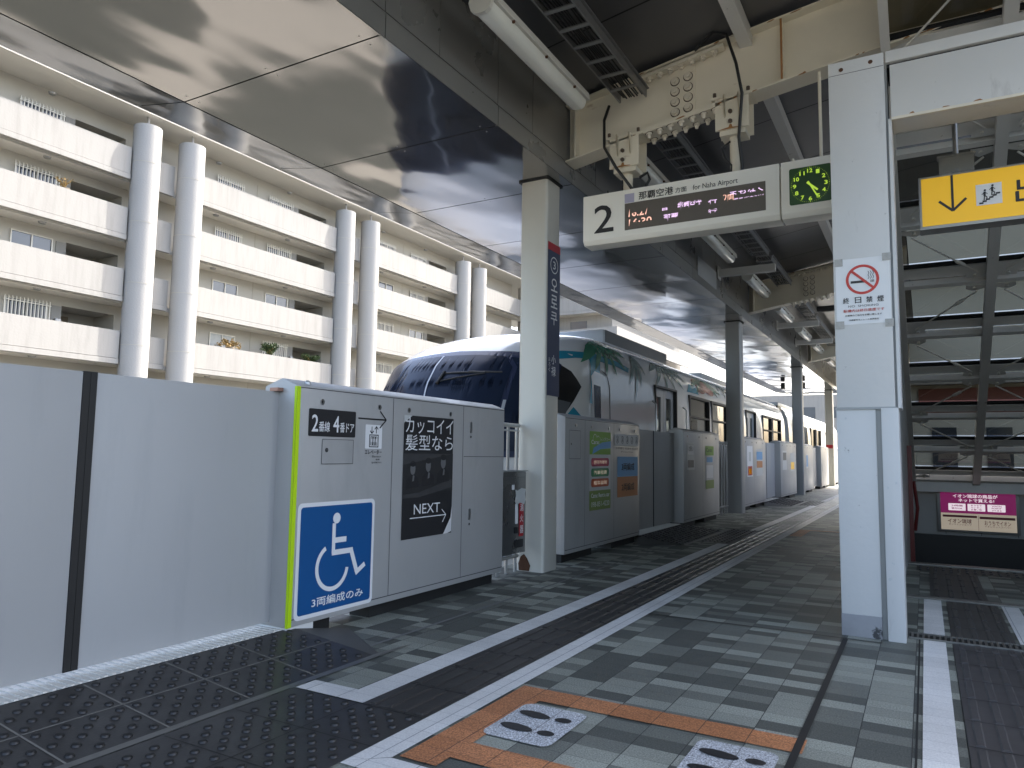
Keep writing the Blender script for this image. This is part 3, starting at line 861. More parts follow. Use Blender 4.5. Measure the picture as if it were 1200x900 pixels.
build('lettering', MB().text(gf2, 'Carac', Y2(7.30), Z2(.11), Y2(7.52), Z2(.155), .005, .02).text(gf2, 'レンタカー', Y2(7.56), Z2(.15), Y2(7.83), Z2(.19), .005).text(gf2, 'Carac Rent a car', Y2(7.30), Z2(-.47), Y2(7.82), Z2(-.425), .005, .02).text(gf2, '098-851-4220', Y2(7.30), Z2(-.57), Y2(7.82), Z2(-.515), .005), M['paper'], o)
cl = MB()
for (t0, t1, r_, cx_) in ((20, 180, .05, 7.40), (30, 150, .035, 7.49)):
    cl.ring(gf2, Y2(cx_), Z2(.165), r_ - .006, r_, .005, t0, t1, 14)
build('cloud_logo', cl, M['paper'], o)
o = build('notice_sticker', MB().rect(gf2, Y2(7.995), Z2(.107), Y2(8.80), Z2(.243), .002), M['paper'], g2)
nm = MB()
for q in range(5):
    cx = Y2(8.075 + q * .162)
    nm.ring(gf2, cx, Z2(.175), .036, .042, .0034, n=18).line(gf2, cx - .012, Z2(.15), cx + .012, Z2(.205), .012, .0034).line(gf2, cx + .014, Z2(.15), cx + .005, Z2(.18), .01, .0036)
build_each('passenger_symbol', nm, M['ink'], o)
build('lettering', MB().text(gf2, 'お年寄り 妊娠中 乳幼児', Y2(8.02), Z2(.06), Y2(8.78), Z2(.085), .0034).text(gf2, 'Priority', Y2(8.2), Z2(.02), Y2(8.6), Z2(.04), .0034), M['ink'], o)
o = build('train_length_sticker', MB().rect(gf2, Y2(8.075), Z2(-.262), Y2(8.77), Z2(-.024), .002).rect(gf2, Y2(8.075), Z2(-.2625), Y2(8.77), Z2(-.262), .002), M['skyblue'], g2)
build('orange_half', MB().rect(gf2, Y2(8.075), Z2(-.50), Y2(8.77), Z2(-.263), .002), M['orange'], o)
build('lettering', MB().text(gf2, '3両編成', Y2(8.21), Z2(-.19), Y2(8.64), Z2(-.10), .0036, .01).text(gf2, '2両編成', Y2(8.21), Z2(-.43), Y2(8.64), Z2(-.34), .0036, .01), M['ink'], o)

def poster_small(g, gf, y0, z0, y1, z1, base, bits):
    o = build('sticker', MB().rect(gf, y0, z0, y1, z1, .002), M[base], g)
    for (u0, v0, u1, v1, mm) in bits:
        build('printed_block', MB().rect(gf, y0 + (y1 - y0) * u0, z0 + (z1 - z0) * v0, y0 + (y1 - y0) * u1, z0 + (z1 - z0) * v1, .0036), M[mm], o)
    return o
g3, gf3 = generic_gate(9.95, 11.95, [10.95], 'grey platform gate before the second column, with pale notices and green poster', lo=9.07)
poster_small(g3, gf3, 10.12, .80, 10.50, 1.19, 'stickerw', [(.1, .55, .9, .9, 'paper'), (.1, .08, .9, .35, 'skin_grey')])
poster_small(g3, gf3, 11.1, .5, 11.6, 1.15, 'stickerw', [(0, .78, 1, 1, 'green'), (.15, .62, .85, .74, 'skyblue'), (.1, .25, .9, .55, 'paper'), (0, 0, 1, .2, 'olive')])
build('lettering', MB().text(gf3, 'Carac', 11.15, 1.06, 11.5, 1.12, .005).text(gf3, 'お願い', 10.2, 1.06, 10.42, 1.13, .005), M['ink'], g3)
g4, gf4 = generic_gate(13.75, 15.85, [14.75], 'grey platform gate beyond the second column, with red and yellow poster', hi=16.7)
poster_small(g4, gf4, 14.1, .62, 14.6, 1.2, 'paper', [(.1, .04, .9, .34, 'red'), (.25, .08, .75, .26, 'yellow'), (.3, .5, .7, .8, 'stickerw')])
poster_small(g4, gf4, 14.95, .62, 15.6, 1.15, 'stickerw', [(.05, .3, .95, .55, 'orange'), (.05, .6, .95, .9, 'skyblue')])
g5, gf5 = generic_gate(17.75, 20.1, [18.9], 'pale platform gate before the third column, with faint notices', lo=16.72)
poster_small(g5, gf5, 18.0, .7, 18.6, 1.15, 'stickerw', [(.1, .5, .9, .9, 'skin_grey')])
poster_small(g5, gf5, 19.15, .65, 19.8, 1.1, 'stickerw', [(.1, .1, .9, .5, 'yellow')])
g6, gf6 = generic_gate(21.4, 23.4, [22.4], 'pale platform gate just beyond the third column', hi=24.3)
poster_small(g6, gf6, 21.9, .7, 22.3, 1.1, 'stickerw', [(.1, .1, .9, .9, 'skyblue')])
g7, gf7 = generic_gate(25.3, 27.4, [26.3], 'pale platform gate near the bright far end, before the last column', lo=24.32)
g8, gf8 = generic_gate(29.2, 31.4, [30.2], 'farthest pale platform gate, past the last column', hi=32.2)

# railings between gates and columns
def railing(y0, y1, label, n):
    t = thing('railing', label, 'railing', (-3.0, y0, 0), 'steel railings between the gates')
    build('rail', MB().tube([(-3.06, y0, 1.235), (-3.06, y1, 1.235)], .017, 10).tube([(-3.06, y0, 1.19), (-3.06, y1, 1.19)], .008, 8).tube([(-3.06, y0, .13), (-3.06, y1, .13)], .017, 10), M['steel'], t)
    for q in range(n):
        yy = y0 + .04 + (y1 - y0 - .08) * q / (n - 1)
        build('baluster', MB().tube([(-3.06, yy, 0), (-3.06, yy, 1.235)], .014, 8), M['steel'], t)
railing(5.02, 5.54, 'short steel railing behind the fire extinguisher cabinet', 4)
railing(12.0, 13.2, 'steel railing left of the second column', 7)
railing(20.15, 20.75, 'steel railing left of the third column', 4)

# fire extinguisher cabinet
t = thing('fire_extinguisher_cabinet', 'grey steel fire extinguisher cabinet with red label hanging beside the near column', 'extinguisher cabinet', (-3.0, 5.25, .2))
build('body', MB().box(-3.035, 5.055, .175, -2.952, 5.485, .845), M['cabinet'], t, bevel=.008)
ef = F((-2.952, 0, 0), (0, 1, 0), (0, 0, 1))
build('door', MB().rrect(ef, 5.085, .21, 5.46, .80, .01, .001, .010), M['cabinet'], t, bevel=.003)
build('lip', MB().fbox(ef, 5.05, .845, 5.49, .858, -.085, .012), M['steel'], t)
build('scraped_label', MB().flat(ef, [(5.27, .60), (5.30, .575), (5.36, .59), (5.43, .575), (5.455, .61), (5.44, .66), (5.455, .70), (5.38, .71), (5.31, .69), (5.275, .70), (5.285, .65)], .0135), M['stickerw'], t)
build('window', MB().rrect(ef, 5.275, .42, 5.325, .585, .012, .0130), M['paper'], t)
build('tag', MB().rect(ef, 5.215, .70, 5.26, .74, .0135), M['paper'], t)
o = build('name_strip', MB().rect(ef, 5.345, .315, 5.425, .60, .0132), M['red'], t)
nm = MB()
for c_, zz in zip('消火器', (.52, .43, .34)): nm.text(ef, c_, 5.357, zz, 5.413, zz + .062, .0148, .01)
build('lettering', nm, M['paper'], o)
build('handle', MB().rrect(ef, 5.265, .345, 5.31, .395, .008, .011, .022), M['ink'], t)
build('extinguisher_base', MB().rrect(ef, 5.27, .225, 5.42, .29, .01, .0132), M['ink'], t)

# ================================================================== COLUMNS
def column(yc, label, m, y0=None):
    t = thing('steel_column', label, 'column', (-2.955, yc, 0), 'columns along the platform edge')
    fr = F((-2.955, yc, 0), (1, 0, 0), (0, 1, 0))
    build('shaft', MB().rrect(fr, -.133, -.135, .133, .135, .03, .0, 3.428), m, t)
    build('top_gap', MB().rrect(fr, -.15, -.15, .15, .15, .012, 3.418, 3.4288), M['groovedark'], t)  # black band standing in for the thin dark gap under the soffit
    return t
c1 = column(5.70, 'nearest platform column, pale, with a navy station name strip and rusty foot', M['column'])
cf = F((-2.822, 5.70, 0), (0, 1, 0), (0, 0, 1))
o = build('station_name_strip', MB().rect(cf, -.112, 1.50, .132, 2.86, .003), M['navy'], c1)
build('red_band', MB().rect(cf, -.112, 2.79, .132, 2.86, .0042), M['red'], o)
q = MB().ring(cf, .01, 2.665, .066, .076, .005).text(cf, '3', -.015, 2.63, .035, 2.70, .005, .01)
for c_, zz in zip('오로쿠', (2.43, 2.28, 2.13)):
    q.text(cf, c_, -.05, zz, .075, zz + .115, .005, .012)
q.text(cf, '小', -.03, 1.78, .055, 1.86, .005, .012).text(cf, '禄', -.03, 1.675, .055, 1.76, .005, .012)
for c_, zz in zip('おろく', (1.80, 1.755, 1.71)): q.text(cf, c_, -.085, zz, -.05, zz + .035, .005)
build('lettering', q, M['paper'], o)
rs = MB().poly([(-3.0895, 5.60, .002), (-3.0895, 5.58, .12), (-3.0895, 5.66, .16), (-3.0895, 5.75, .10), (-3.0895, 5.8, .002)])
# rust bloom at the foot on the face towards the camera
cfy = F((-2.955, 5.565, 0), (1, 0, 0), (0, 0, 1))
build('rust_bloom', MB().flat(cfy, [(-.10, .004), (.0, .004), (.012, .05), (-.02, .11), (-.05, .145), (-.085, .12), (-.105, .06)], .003), M['rust'], c1)
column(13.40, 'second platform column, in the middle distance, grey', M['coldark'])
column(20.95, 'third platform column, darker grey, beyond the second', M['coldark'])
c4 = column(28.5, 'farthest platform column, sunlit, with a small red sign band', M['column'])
cf4 = F((-2.955, 28.365, 0), (1, 0, 0), (0, 0, 1))
build('red_sign', MB().rect(cf4, -.11, 1.33, .11, 1.46, .004), M['red'], c4)

# ================================================================== CANOPY
can = thing('platform_canopy', 'wide steel platform canopy with glossy soffit sheets and dark ceiling', 'canopy', (-2.7, 10, 3.4))
Z0 = 3.43
jy = [3.14 + 1.3425 * q for q in range(-3, 21)]
XI, XO = -2.70, -4.47
for a, b in zip(jy[:-1], jy[1:]):
    mb = MB().box(XO + .008, a + .006, Z0, XI, b - .006, Z0 + .02)
    build('soffit_sheet', mb, M['soffit'], can)
    rv = MB(); rf_ = F((0, 0, Z0 - .0005), (0, 1, 0), (1, 0, 0))
    for xr in (-4.38, -3.6, -2.82):
        for yr in (a + .05, b - .05): rv.disc(rf_, yr, xr, .006, .0008, 8)
    build('rivets', rv, M['fascia'], can)
    st = MB().grid([[(XO - .010, y_, Z0 + .002), (-4.70, y_, Z0 + .040), (-5.02, y_, Z0 + .098)] for y_ in (a + .005, (a + b) / 2, b - .005)])
    build('edge_sheet', st, M['soffit'], can)
ya, yb = jy[0], jy[-1]
build('joint_backing', MB().box(-5.0, ya, Z0 + .105, XI + .0, yb, Z0 + .13).box(-4.49, ya, Z0 + .022, XI, yb, Z0 + .1), M['groovedark'], can)
build('eave_lip', MB().box(-5.034, ya, Z0 + .100, -5.021, yb, Z0 + .26), M['white'], can)
# fascia
fj = [3.18 + 1.315 * q for q in range(-3, 21)]
for a, b in zip(fj[:-1], fj[1:]):
    build('fascia_strip', MB().box(XI - .015, a + .004, Z0 + .003, XI + .003, b - .004, Z0 + .158), M['fascia'], can)
    m_ = (a + b) / 2
    for (c_, d_) in ((a, m_ - .1), (m_ - .1, b)):
        build('fascia_panel', MB().box(XI - .015, c_ + .004, Z0 + .170, XI - .003, d_ - .004, 4.40), M['fascia'], can)
build('fascia_backing', MB().box(XI - .06, fj[0], Z0 + .03, XI - .016, fj[-1], 4.45), M['groovedark'], can)
def cz(x):   # underside of the inner ceiling
    u = (x + 2.7)
    return 4.13 + .185 * u - .008 * u * u
xn = [-2.7, -2.0, -1.2, -.4, -.15]
xw = [-2.7, -2.0, -1.2, -.4, .5, 1.5, 2.5, 3.4, 4.2]
xs = [-2.7, -2.0, -1.2, -.4, .5, 1.5, 2.5]
cj = [1.05 + 1.27 * q for q in range(-2, 23)]
for a, b in zip(cj[:-1], cj[1:]):
    xx_ = xs if a < 4.5 else (xw if a < 12 else xn)
    build('ceiling_panel', MB().grid([[(x, a + .008, cz(x)) for x in xx_], [(x, b - .008, cz(x)) for x in xx_]]), M['darkceil'], can)
def deck(x_, y0, y1, dz): return [[(x, y0, cz(x) + dz) for x in x_], [(x, y1, cz(x) + dz) for x in x_]]
build('roof_deck', MB().grid(deck(xs, cj[0], 4.86, .02)).grid(deck(xs, cj[0], 4.86, .3)).grid(deck(xw, 4.86, 12.48, .02)).grid(deck(xw, 4.86, 12.48, .3)).grid(deck(xn, 12.48, cj[-1], .02)).grid(deck(xn, 12.48, cj[-1], .3)).box(-5.1, cj[0], 4.45, -2.7, cj[-1], 4.5), M['groovedark'], can)
for sx in (-1.14,):
    build('purlin', MB().box(sx - .05, cj[0], cz(sx) - .13, sx + .05, cj[-1], cz(sx) - .01), M['cream'] if False else M['truss'], can)
build('purlin', MB().box(1.2, cj[0], cz(1.2) - .13, 1.3, 7.4, cz(1.2) - .02), M['truss'], can)
build('access_plate', MB().box(XI + .004, 10.0, 3.53, XI + .012, 11.05, 3.80), M['gate_top'], can)
build('speaker_box', MB().box(-3.40, 24.9, Z0 - .22, -3.28, 25.0, Z0 - .02), M['ink'], can)
build('speaker_box', MB().box(-4.02, 24.9, Z0 - .22, -3.90, 25.0, Z0 - .02), M['ink'], can)

# roof beams ----------------------------------------------------------
def bz0(x): return 3.52 + .185 * (x + 2.7) - .012 * (x + 2.7) ** 2 + .05
def beam(y, label, detail=True, x1=3.3):
    t = thing('roof_beam', label, 'roof beam', (0, y, 3.9), 'steel beams under the canopy')
    X = [-2.69 + (x1 + 2.69) * q / 20 for q in range(21)]
    web = MB()
    top = lambda x: min(bz0(x) + .53, cz(x) - .012)
    web.grid([[(x, y - .006, bz0(x) + .012) for x in X], [(x, y - .006, top(x) - .01) for x in X]])
    web.grid([[(x, y + .006, top(x) - .01) for x in X], [(x, y + .006, bz0(x) + .012) for x in X]])
    build('web', web, M['cream'], t)
    for nm, f0, f1 in (('bottom_flange', lambda x: bz0(x), lambda x: bz0(x) + .014), ('top_flange', lambda x: top(x) - .014, lambda x: top(x))):
        fl_ = MB()
        wd_ = .10
        fl_.grid([[(x, y - wd_, f0(x)) for x in X], [(x, y + wd_, f0(x)) for x in X]])
        fl_.grid([[(x, y - wd_, f1(x)) for x in X], [(x, y - wd_, f0(x)) for x in X]])
        fl_.grid([[(x, y + wd_, f0(x)) for x in X], [(x, y + wd_, f1(x)) for x in X]])
        fl_.grid([[(x, y + wd_, f1(x)) for x in X], [(x, y - wd_, f1(x)) for x in X]])
        build(nm, fl_, M['cream'], t)
    st = MB()
    for xx in ((-2.60, -.86) if detail else (-2.6,)):
        st.box(xx - .006, y - .095, bz0(xx) + .015, xx + .006, y + .095, top(xx) - .016)
    build('stiffener', st, M['cream'], t)
    if detail:
        rz = random.Random(int(y * 10))
        rp = MB()
        rp.box(-.868, y - .098, bz0(-.86) + .02, -.852, y - .0955, top(-.86) - .02)
        for q in range(26):
            xx = rz.choice([-.9, -.5, -1.3, .2, -1.9]) + rz.uniform(-.25, .25); L_ = rz.uniform(.02, .09); hh_ = rz.uniform(.006, .016)
            if xx + L_ > x1 - .1: continue
            up_ = rz.random() < .35
            zb_ = (top(xx) - .014) if up_ else bz0(xx)
            rp.prism(F((xx, y - wd_, zb_), (1, 0, .17), (0, 0, 1)), [(0, 0), (L_ * .5, -.002), (L_, .001), (L_ * .8, hh_), (L_ * .3, hh_ * .8)], -.0005, .0012)
        build('rust_patches', rp, M['rustl'], t)
    # splice plates
    sp_ = MB()
    xa, xb = -2.02, -1.18
    ang = (bz0(xb) - bz0(xa)) / (xb - xa)
    def pt(x, off, yy): return (x, yy, bz0(x) + off)
    def slab(x0, x1, o0, o1, y0_, y1_):
        i = len(sp_.v)
        sp_.v += [Vector(pt(*a)) for a in ((x0, o0, y0_), (x1, o0, y0_), (x1, o0, y1_), (x0, o0, y1_), (x0, o1, y0_), (x1, o1, y0_), (x1, o1, y1_), (x0, o1, y1_))]
        sp_.f += [tuple(i + k_ for k_ in q_) for q_ in ((3, 2, 1, 0), (4, 5, 6, 7), (0, 1, 5, 4), (1, 2, 6, 5), (2, 3, 7, 6), (3, 0, 4, 7))]
    slab(-1.78, -1.55, .05, .48, y - .016, y - .0065)
    slab(-1.97, -1.33, -.013, -.0015, y - .1, y + .1)
    slab(-1.97, -1.33, .0155, .028, y - .098, y - .02)
    slab(-2.0, -1.30, .475, .50, y - .098, y - .02)
    build('splice_plate', sp_, M['cream'], t)
    dr = MB(); dfr = F((0, y - .016, 0), (1, 0, 0), (0, 0, 1))
    for xx in (-1.72, -1.61):
        for oo in (.11, .20, .29, .38): dr.disc(dfr, xx, bz0(xx) + oo - .002, .041, .0008, 18)
    for q in range(7):
        xx = -1.93 + .092 * q
        for dy in (-.065, .065): dr.poly([(xx + .034 * math.cos(R(30 * k_)), y + dy + .034 * math.sin(R(30 * k_)), bz0(xx) - .0145 + .185 * .034 * math.cos(R(30 * k_))) for k_ in range(12)])
    build('dark_rings', dr, M['bolt'], t)  # dark discs showing as rims behind the washers
    bts = []
    fr = F((0, y - .016, 0), (1, 0, 0), (0, 0, 1))
    for xx in (-1.72, -1.61):
        for oo in (.11, .20, .29, .38):
            zc = bz0(xx) + oo; bt = MB(); bts.append(bt)
            bt.prism(fr, [(xx + .034 * math.cos(2 * math.pi * k_ / 14), zc + .034 * math.sin(2 * math.pi * k_ / 14)) for k_ in range(14)], .001, .010)
            bt.prism(fr, [(xx + .022 * math.cos(2 * math.pi * k_ / 10), zc + .022 * math.sin(2 * math.pi * k_ / 10)) for k_ in range(10)], .010, .030)
    for q in range(7):
        xx = -1.93 + .092 * q
        for dy in (-.065, .065):
            zc = bz0(xx) - .012; bt = MB(); bts.append(bt)
            bt.tube([(xx, y + dy, zc), (xx, y + dy, zc - .018)], .026, 12)
            bt.tube([(xx, y + dy, zc - .018), (xx, y + dy, zc - .045)], [.017, .013], 10)
        if detail:
            zc = bz0(xx) + .475; bt = MB(); bts.append(bt)
            bt.tube([(xx, y - .06, zc), (xx, y - .06, zc - .02)], .028, 12)
            bt.tube([(xx, y - .06, zc - .02), (xx, y - .06, zc - .035)], .016, 10)
    for bt in bts: build('bolt', bt, M['creambolt'], t)
    return t
beam(5.75, 'nearest curved cream beam with bolted splice, carrying the departure sign')
beam(13.45, 'second cream beam down the platform, above the second column', True, -.15)
beam(21.1, 'third cream beam down the platform, small in the distance', False, -.15)
beam(28.7, 'farthest cream beam down the platform', False, -.15)
def strut(y, label):
    t = thing('light_bracket', label, 'bracket', (-2.5, y, 3.8), 'small brackets between the lamps')
    build('arm', MB().box(-2.69, y - .05, 3.76, -1.85, y + .05, 3.87), M['truss'], t)
    build('end_plate', MB().box(-2.69, y - .09, 3.72, -2.675, y + .09, 3.92), M['truss'], t)
strut(11.2, 'grey bracket between the second and third lamps, nearest of its kind')
strut(16.35, 'grey bracket between the fourth and fifth lamps, in mid distance')
strut(18.95, 'grey bracket by the sixth lamp, farthest of its kind')

# lamps ------------------------------------------------------------------
def lamp_at(y0, y1, label):
    t = thing('fluorescent_lamp', label, 'ceiling lamp', (-2.33, y0, 3.75), 'fluorescent lamps along the fascia')
    pf = F((0, y0, 0), (1, 0, 0), (0, 0, 1))
    L = y1 - y0
    build('housing', MB().prism(pf, [(-2.43, 3.835), (-2.24, 3.82), (-2.25, 3.88), (-2.28, 3.90), (-2.39, 3.91), (-2.42, 3.89)], -L, 0), M['fixture'], t, bevel=.006, weld=True)
    build('diffuser', MB().prism(pf, [(-2.415, 3.832), (-2.40, 3.775), (-2.375, 3.755), (-2.30, 3.75), (-2.275, 3.768), (-2.26, 3.82)], -L + .02, -.02), M['diffuser'], t, bevel=.012, weld=True)
    build('end_cap', MB().prism(pf, [(-2.425, 3.83), (-2.405, 3.77), (-2.375, 3.748), (-2.30, 3.743), (-2.27, 3.762), (-2.25, 3.82), (-2.26, 3.875), (-2.41, 3.885)], -.018, .012), M['fixture'], t)
    for yy in (y0 + L * .18, y0 + L * .5, y0 + L * .82):
        build('clip', MB().box(-2.262, yy - .006, 3.805, -2.244, yy + .006, 3.845), M['rust'], t)
    return t
l1 = lamp_at(3.66, 5.16, 'nearest long fluorescent lamp, dusty, beside the fascia at the top')
for y0, lb in ((6.35, 'fluorescent lamp partly hidden above the departure sign'), (8.94, 'unlit fluorescent lamp just below the departure sign'), (11.57, 'fluorescent lamp before the second roof beam'),
               (14.25, 'fluorescent lamp just past the second roof beam'), (16.94, 'fluorescent lamp in the far row, second past the second beam'), (19.35, 'fluorescent lamp right before the third roof beam'), (22.5, 'farthest visible fluorescent lamp, past the third beam')):
    clone(l1, (-2.33, y0, 3.75), lb)
# cable trays
def tray(y0, y1, label):
    t = thing('cable_tray', label, 'cable tray', (-2.1, y0, 4.05), 'cable trays under the ceiling')
    z = 3.97
    x0, x1 = -2.16, -1.92
    build('side_rail', MB().box(x0, y0, z, x0 + .012, y1, z + .07).box(x1 - .012, y0, z, x1, y1, z + .07).box(x1 - .05, y0, z + .068, x1 + .02, y1, z + .08), M['tray'], t)
    r_ = MB(); y = y0 + .06
    while y < y1:
        r_.box(x0 + .012, y, z + .001, x1 - .012, y + .035, z + .012); y += .24
    build_each('rung', r_, M['tray'], t)
    c_ = MB()
    for q in range(11):
        xx = x0 + .03 + q * .0175 + random.uniform(-.004, .004)
        pts = [(xx + random.uniform(-.008, .008), y0 + (y1 - y0) * s_ / 8, z + .035 + random.uniform(-.006, .02)) for s_ in range(9)]
        c_.tube(pts, .0065, 6)
    build('cable', c_, M['cable'], t)
tray(2.9, 5.60, 'ladder cable tray beside the nearest lamp, full of black cables')
tray(5.92, 8.6, 'ladder cable tray behind the first beam, above the sign')
tray(8.8, 11.1, 'ladder cable tray seen just under the departure sign')
tray(11.3, 13.2, 'ladder cable tray before the second roof beam')
tray(13.7, 16.2, 'ladder cable tray past the second roof beam')
tray(16.5, 20.9, 'farthest ladder cable tray')

# ================================================================== DEPARTURE SIGN
SY = 5.60
sf = F((0, SY, 0), (1, 0, 0), (0, 0, 1))
t = thing('departure_sign', 'long white departure board numbered 2 with half-lit display, hanging from the first beam', 'departure sign', (-1.7, SY + .1, 3.2))
pf = F((0, 0, 0), (0, 1, 0), (0, 0, 1))   # normal +X ; profile in Y,Z
build('housing', MB().prism(F((-2.492, 0, 0), (0, 1, 0), (0, 0, 1)), [(SY, 2.81), (SY + .03, 2.775), (SY + .19, 2.775), (SY + .19, 3.195), (SY, 3.205)], 0, 1.607), M['signface'], t, bevel=.005, weld=True)
build('numeral', MB().text(sf, '2', -2.385, 2.868, -2.215, 3.10, .003, .008), M['ink'], t)
o = build('display', MB().rect(sf, -2.113, 2.857, -.985, 3.085, .0025), M['led'], t)
def leds(words, m, nm):
    mb = MB()
    for (s_, x0, z0, x1, z1) in words: mb.text(sf, s_, x0, z0, x1, z1, .004)
    build(nm, mb, M[m], o)
def chopped(text, x0, z0, x1, z1, keep, mb):
    """only the rows of lamps that are lit at this instant"""
    vs, fs = glyphs(text, .01)
    a0 = min(v[0] for v in vs); a1 = max(v[0] for v in vs); b0 = min(v[1] for v in vs); b1 = max(v[1] for v in vs)
    i = len(mb.v); ok = []
    for f in fs:
        cy = (sum(vs[q][1] for q in f) / len(f) - b0) / (b1 - b0)
        if keep[0] <= cy <= keep[1]: ok.append(f)
    mb.v += [sf.p(x0 + (v[0] - a0) / (a1 - a0) * (x1 - x0), z0 + (v[1] - b0) / (b1 - b0) * (z1 - z0), .004) for v in vs]
    mb.f += [tuple(i + q for q in f) for f in ok]
mb = MB(); chopped('16:27', -2.08, 2.965, -1.90, 3.035, (.0, .45), mb); chopped('16:30', -2.075, 2.880, -1.88, 2.945, (.5, 1), mb); chopped('2両', -1.30, 2.965, -1.22, 3.04, (.25, .8), mb)
build('lit_digits', mb, M['ledon1'], o)
mb = MB(); chopped('普', -1.80, 2.975, -1.74, 3.02, (0, .5), mb); chopped('那覇空港', -1.665, 2.955, -1.47, 3.035, (.35, .8), mb); chopped('行', -1.42, 2.965, -1.35, 3.02, (.2, .7), mb)
chopped('那覇', -1.78, 2.875, -1.66, 2.94, (.5, 1), mb); chopped('行', -1.42, 2.89, -1.35, 2.93, (.3, .9), mb); chopped('まもなく', -1.25, 3.01, -1.0, 3.06, (.1, .6), mb); chopped('電車がまいり', -1.22, 2.97, -1.0, 3.00, (.2, .5), mb)
build('lit_words', mb, M['ledon2'], o)
build('lettering', MB().text(sf, '那覇空港', -1.99, 3.100, -1.70, 3.165, .003, .012).text(sf, '方面', -1.683, 3.105, -1.59, 3.148, .003, .004).text(sf, 'for Naha Airport', -1.54, 3.094, -1.19, 3.148, .003), M['ink'], t)
build('line_colour_square', MB().rect(sf, -2.113, 3.088, -2.03, 3.165, .003), mat('lilac_square', (.42, .40, .52), .5), t)
# hangers
def hanger(root, x, zt, zb, w_=.26):
    br = MB()
    br.box(x - w_ / 2, SY + .05, zt - .26, x + w_ / 2, SY + .065, zt + .0)
    br.box(x - w_ / 2, SY + .24, zt - .26, x + w_ / 2, SY + .255, zt + .0)
    br.box(x - w_ / 2 - .03, SY + .045, zt + .0, x + w_ / 2 + .03, SY + .26, zt + .022)
    br.box(x - w_ / 2 + .03, SY + .066, zt - .30, x + w_ / 2 - .03, SY + .239, zt - .26)
    o_ = build('bracket', br, M['cream'], root)
    gs = MB()
    for dx in (-.055, .055):
        gs.poly([(x + dx, SY + .049, zt + .02), (x + dx, SY + .049, zt - .17), (x + dx, SY + .035, zt - .15), (x + dx, SY + .0, zt + .02)])
        gs.poly([(x + dx + .008, SY + .049, zt + .02), (x + dx + .008, SY + .0, zt + .02), (x + dx + .008, SY + .035, zt - .15), (x + dx + .008, SY + .049, zt - .17)])
    build_each('gusset', gs, M['cream'], o_)
    bl = MB()
    for dz in (-.12, -.20): bl.tube([(x - .01, SY + .049, zt + dz), (x - .01, SY + .03, zt + dz)], .017, 6)
    for dx in (-.13, .13): bl.tube([(x + dx, SY + .04, zt + .022), (x + dx, SY + .04, zt + .05)], .014, 6)
    build('bolt', bl, M['bolt'], o_)
    build('pipe', MB().tube([(x, SY + .15, zt - .30), (x, SY + .15, zb)], [.042, .038], 14), M['cream'], root)
    build('rust_streak', MB().poly([(x - .12, SY + .0485, zt - .259), (x + .06, SY + .0485, zt - .259), (x + .05, SY + .0485, zt - .252), (x + .004, SY + .0485, zt - .246), (x - .002, SY + .0485, zt - .222), (x - .018, SY + .0485, zt - .222), (x - .026, SY + .0485, zt - .244), (x - .07, SY + .0485, zt - .25)]), M['rustl'], o_)
hanger(t, -2.14, bz0(-2.14) + .02, 3.19)
hanger(t, -1.24, bz0(-1.24) + .02, 3.19)
cb = MB()
cb.tube([(-2.28, 5.66, 4.0), (-2.30, 5.60, 3.85), (-2.29, 5.58, 3.6), (-2.20, 5.62, 3.42), (-2.10, 5.66, 3.27), (-2.06, 5.7, 3.2)], .013, 8)
cb.tube([(-2.02, 5.7, 3.33), (-1.95, 5.7, 3.36), (-1.93, 5.7, 3.30), (-1.98, 5.7, 3.22), (-2.04, 5.7, 3.21)], .012, 8)
cb.tube([(-1.52, 5.62, 4.28), (-1.36, 5.56, 4.36), (-1.25, 5.54, 4.30), (-1.18, 5.55, 4.05), (-1.14, 5.56, 3.8), (-1.19, 5.66, 3.5), (-1.17, 5.7, 3.2)], .012, 8)
cb.tube([(-1.27, 5.72, 3.50), (-1.33, 5.70, 3.45), (-1.31, 5.7, 3.36), (-1.26, 5.72, 3.30), (-1.27, 5.72, 3.2)], .009, 8)
build('cable', cb, M['cable'], t)
# clock unit
t = thing('platform_clock', 'square green-faced clock unit at the right end of the departure sign', 'clock', (-.68, SY + .1, 3.2))
build('housing', MB().prism(F((-.875, 0, 0), (0, 1, 0), (0, 0, 1)), [(SY, 2.81), (SY + .03, 2.775), (SY + .19, 2.775), (SY + .19, 3.195), (SY, 3.205)], 0, .42), M['signface'], t, bevel=.005, weld=True)
o = build('clock_face', MB().rrect(sf, -.815, 2.862, -.525, 3.142, .015, .003), M['clock'], t)
ccx, ccz = -.67, 3.002
nm = MB()
for q in range(1, 13):
    a_ = R(90 - 30 * q)
    x_, z_ = ccx + .108 * math.cos(a_), ccz + .106 * math.sin(a_)
    wd_ = .011 if q < 10 else .017
    nm.text(sf, str(q), x_ - wd_, z_ - .014, x_ + wd_, z_ + .014, .0045, .03)
for q in range(60):
    a_ = R(6 * q); nm.disc(sf, ccx + .131 * math.cos(a_), ccz + .131 * math.sin(a_), .0018 if q % 5 else .003, .0045, 6)
build('numerals', nm, M['clockyel'], o)
a1, a2 = R(90 - 30 * 4.42), R(90 - 6 * 25.5)
hd = MB().line(sf, ccx - .03 * math.cos(a1), ccz - .03 * math.sin(a1), ccx + .07 * math.cos(a1), ccz + .07 * math.sin(a1), .014, .0052)
hd.line(sf, ccx - .03 * math.cos(a2), ccz - .03 * math.sin(a2), ccx + .108 * math.cos(a2), ccz + .108 * math.sin(a2), .010, .0058)
build('hands', hd, M['clockyel'], o)
build('hanger_rod', MB().tube([(-.60, 5.7, 3.19), (-.60, 5.7, 3.9)], .012, 8), M['cream'], t)
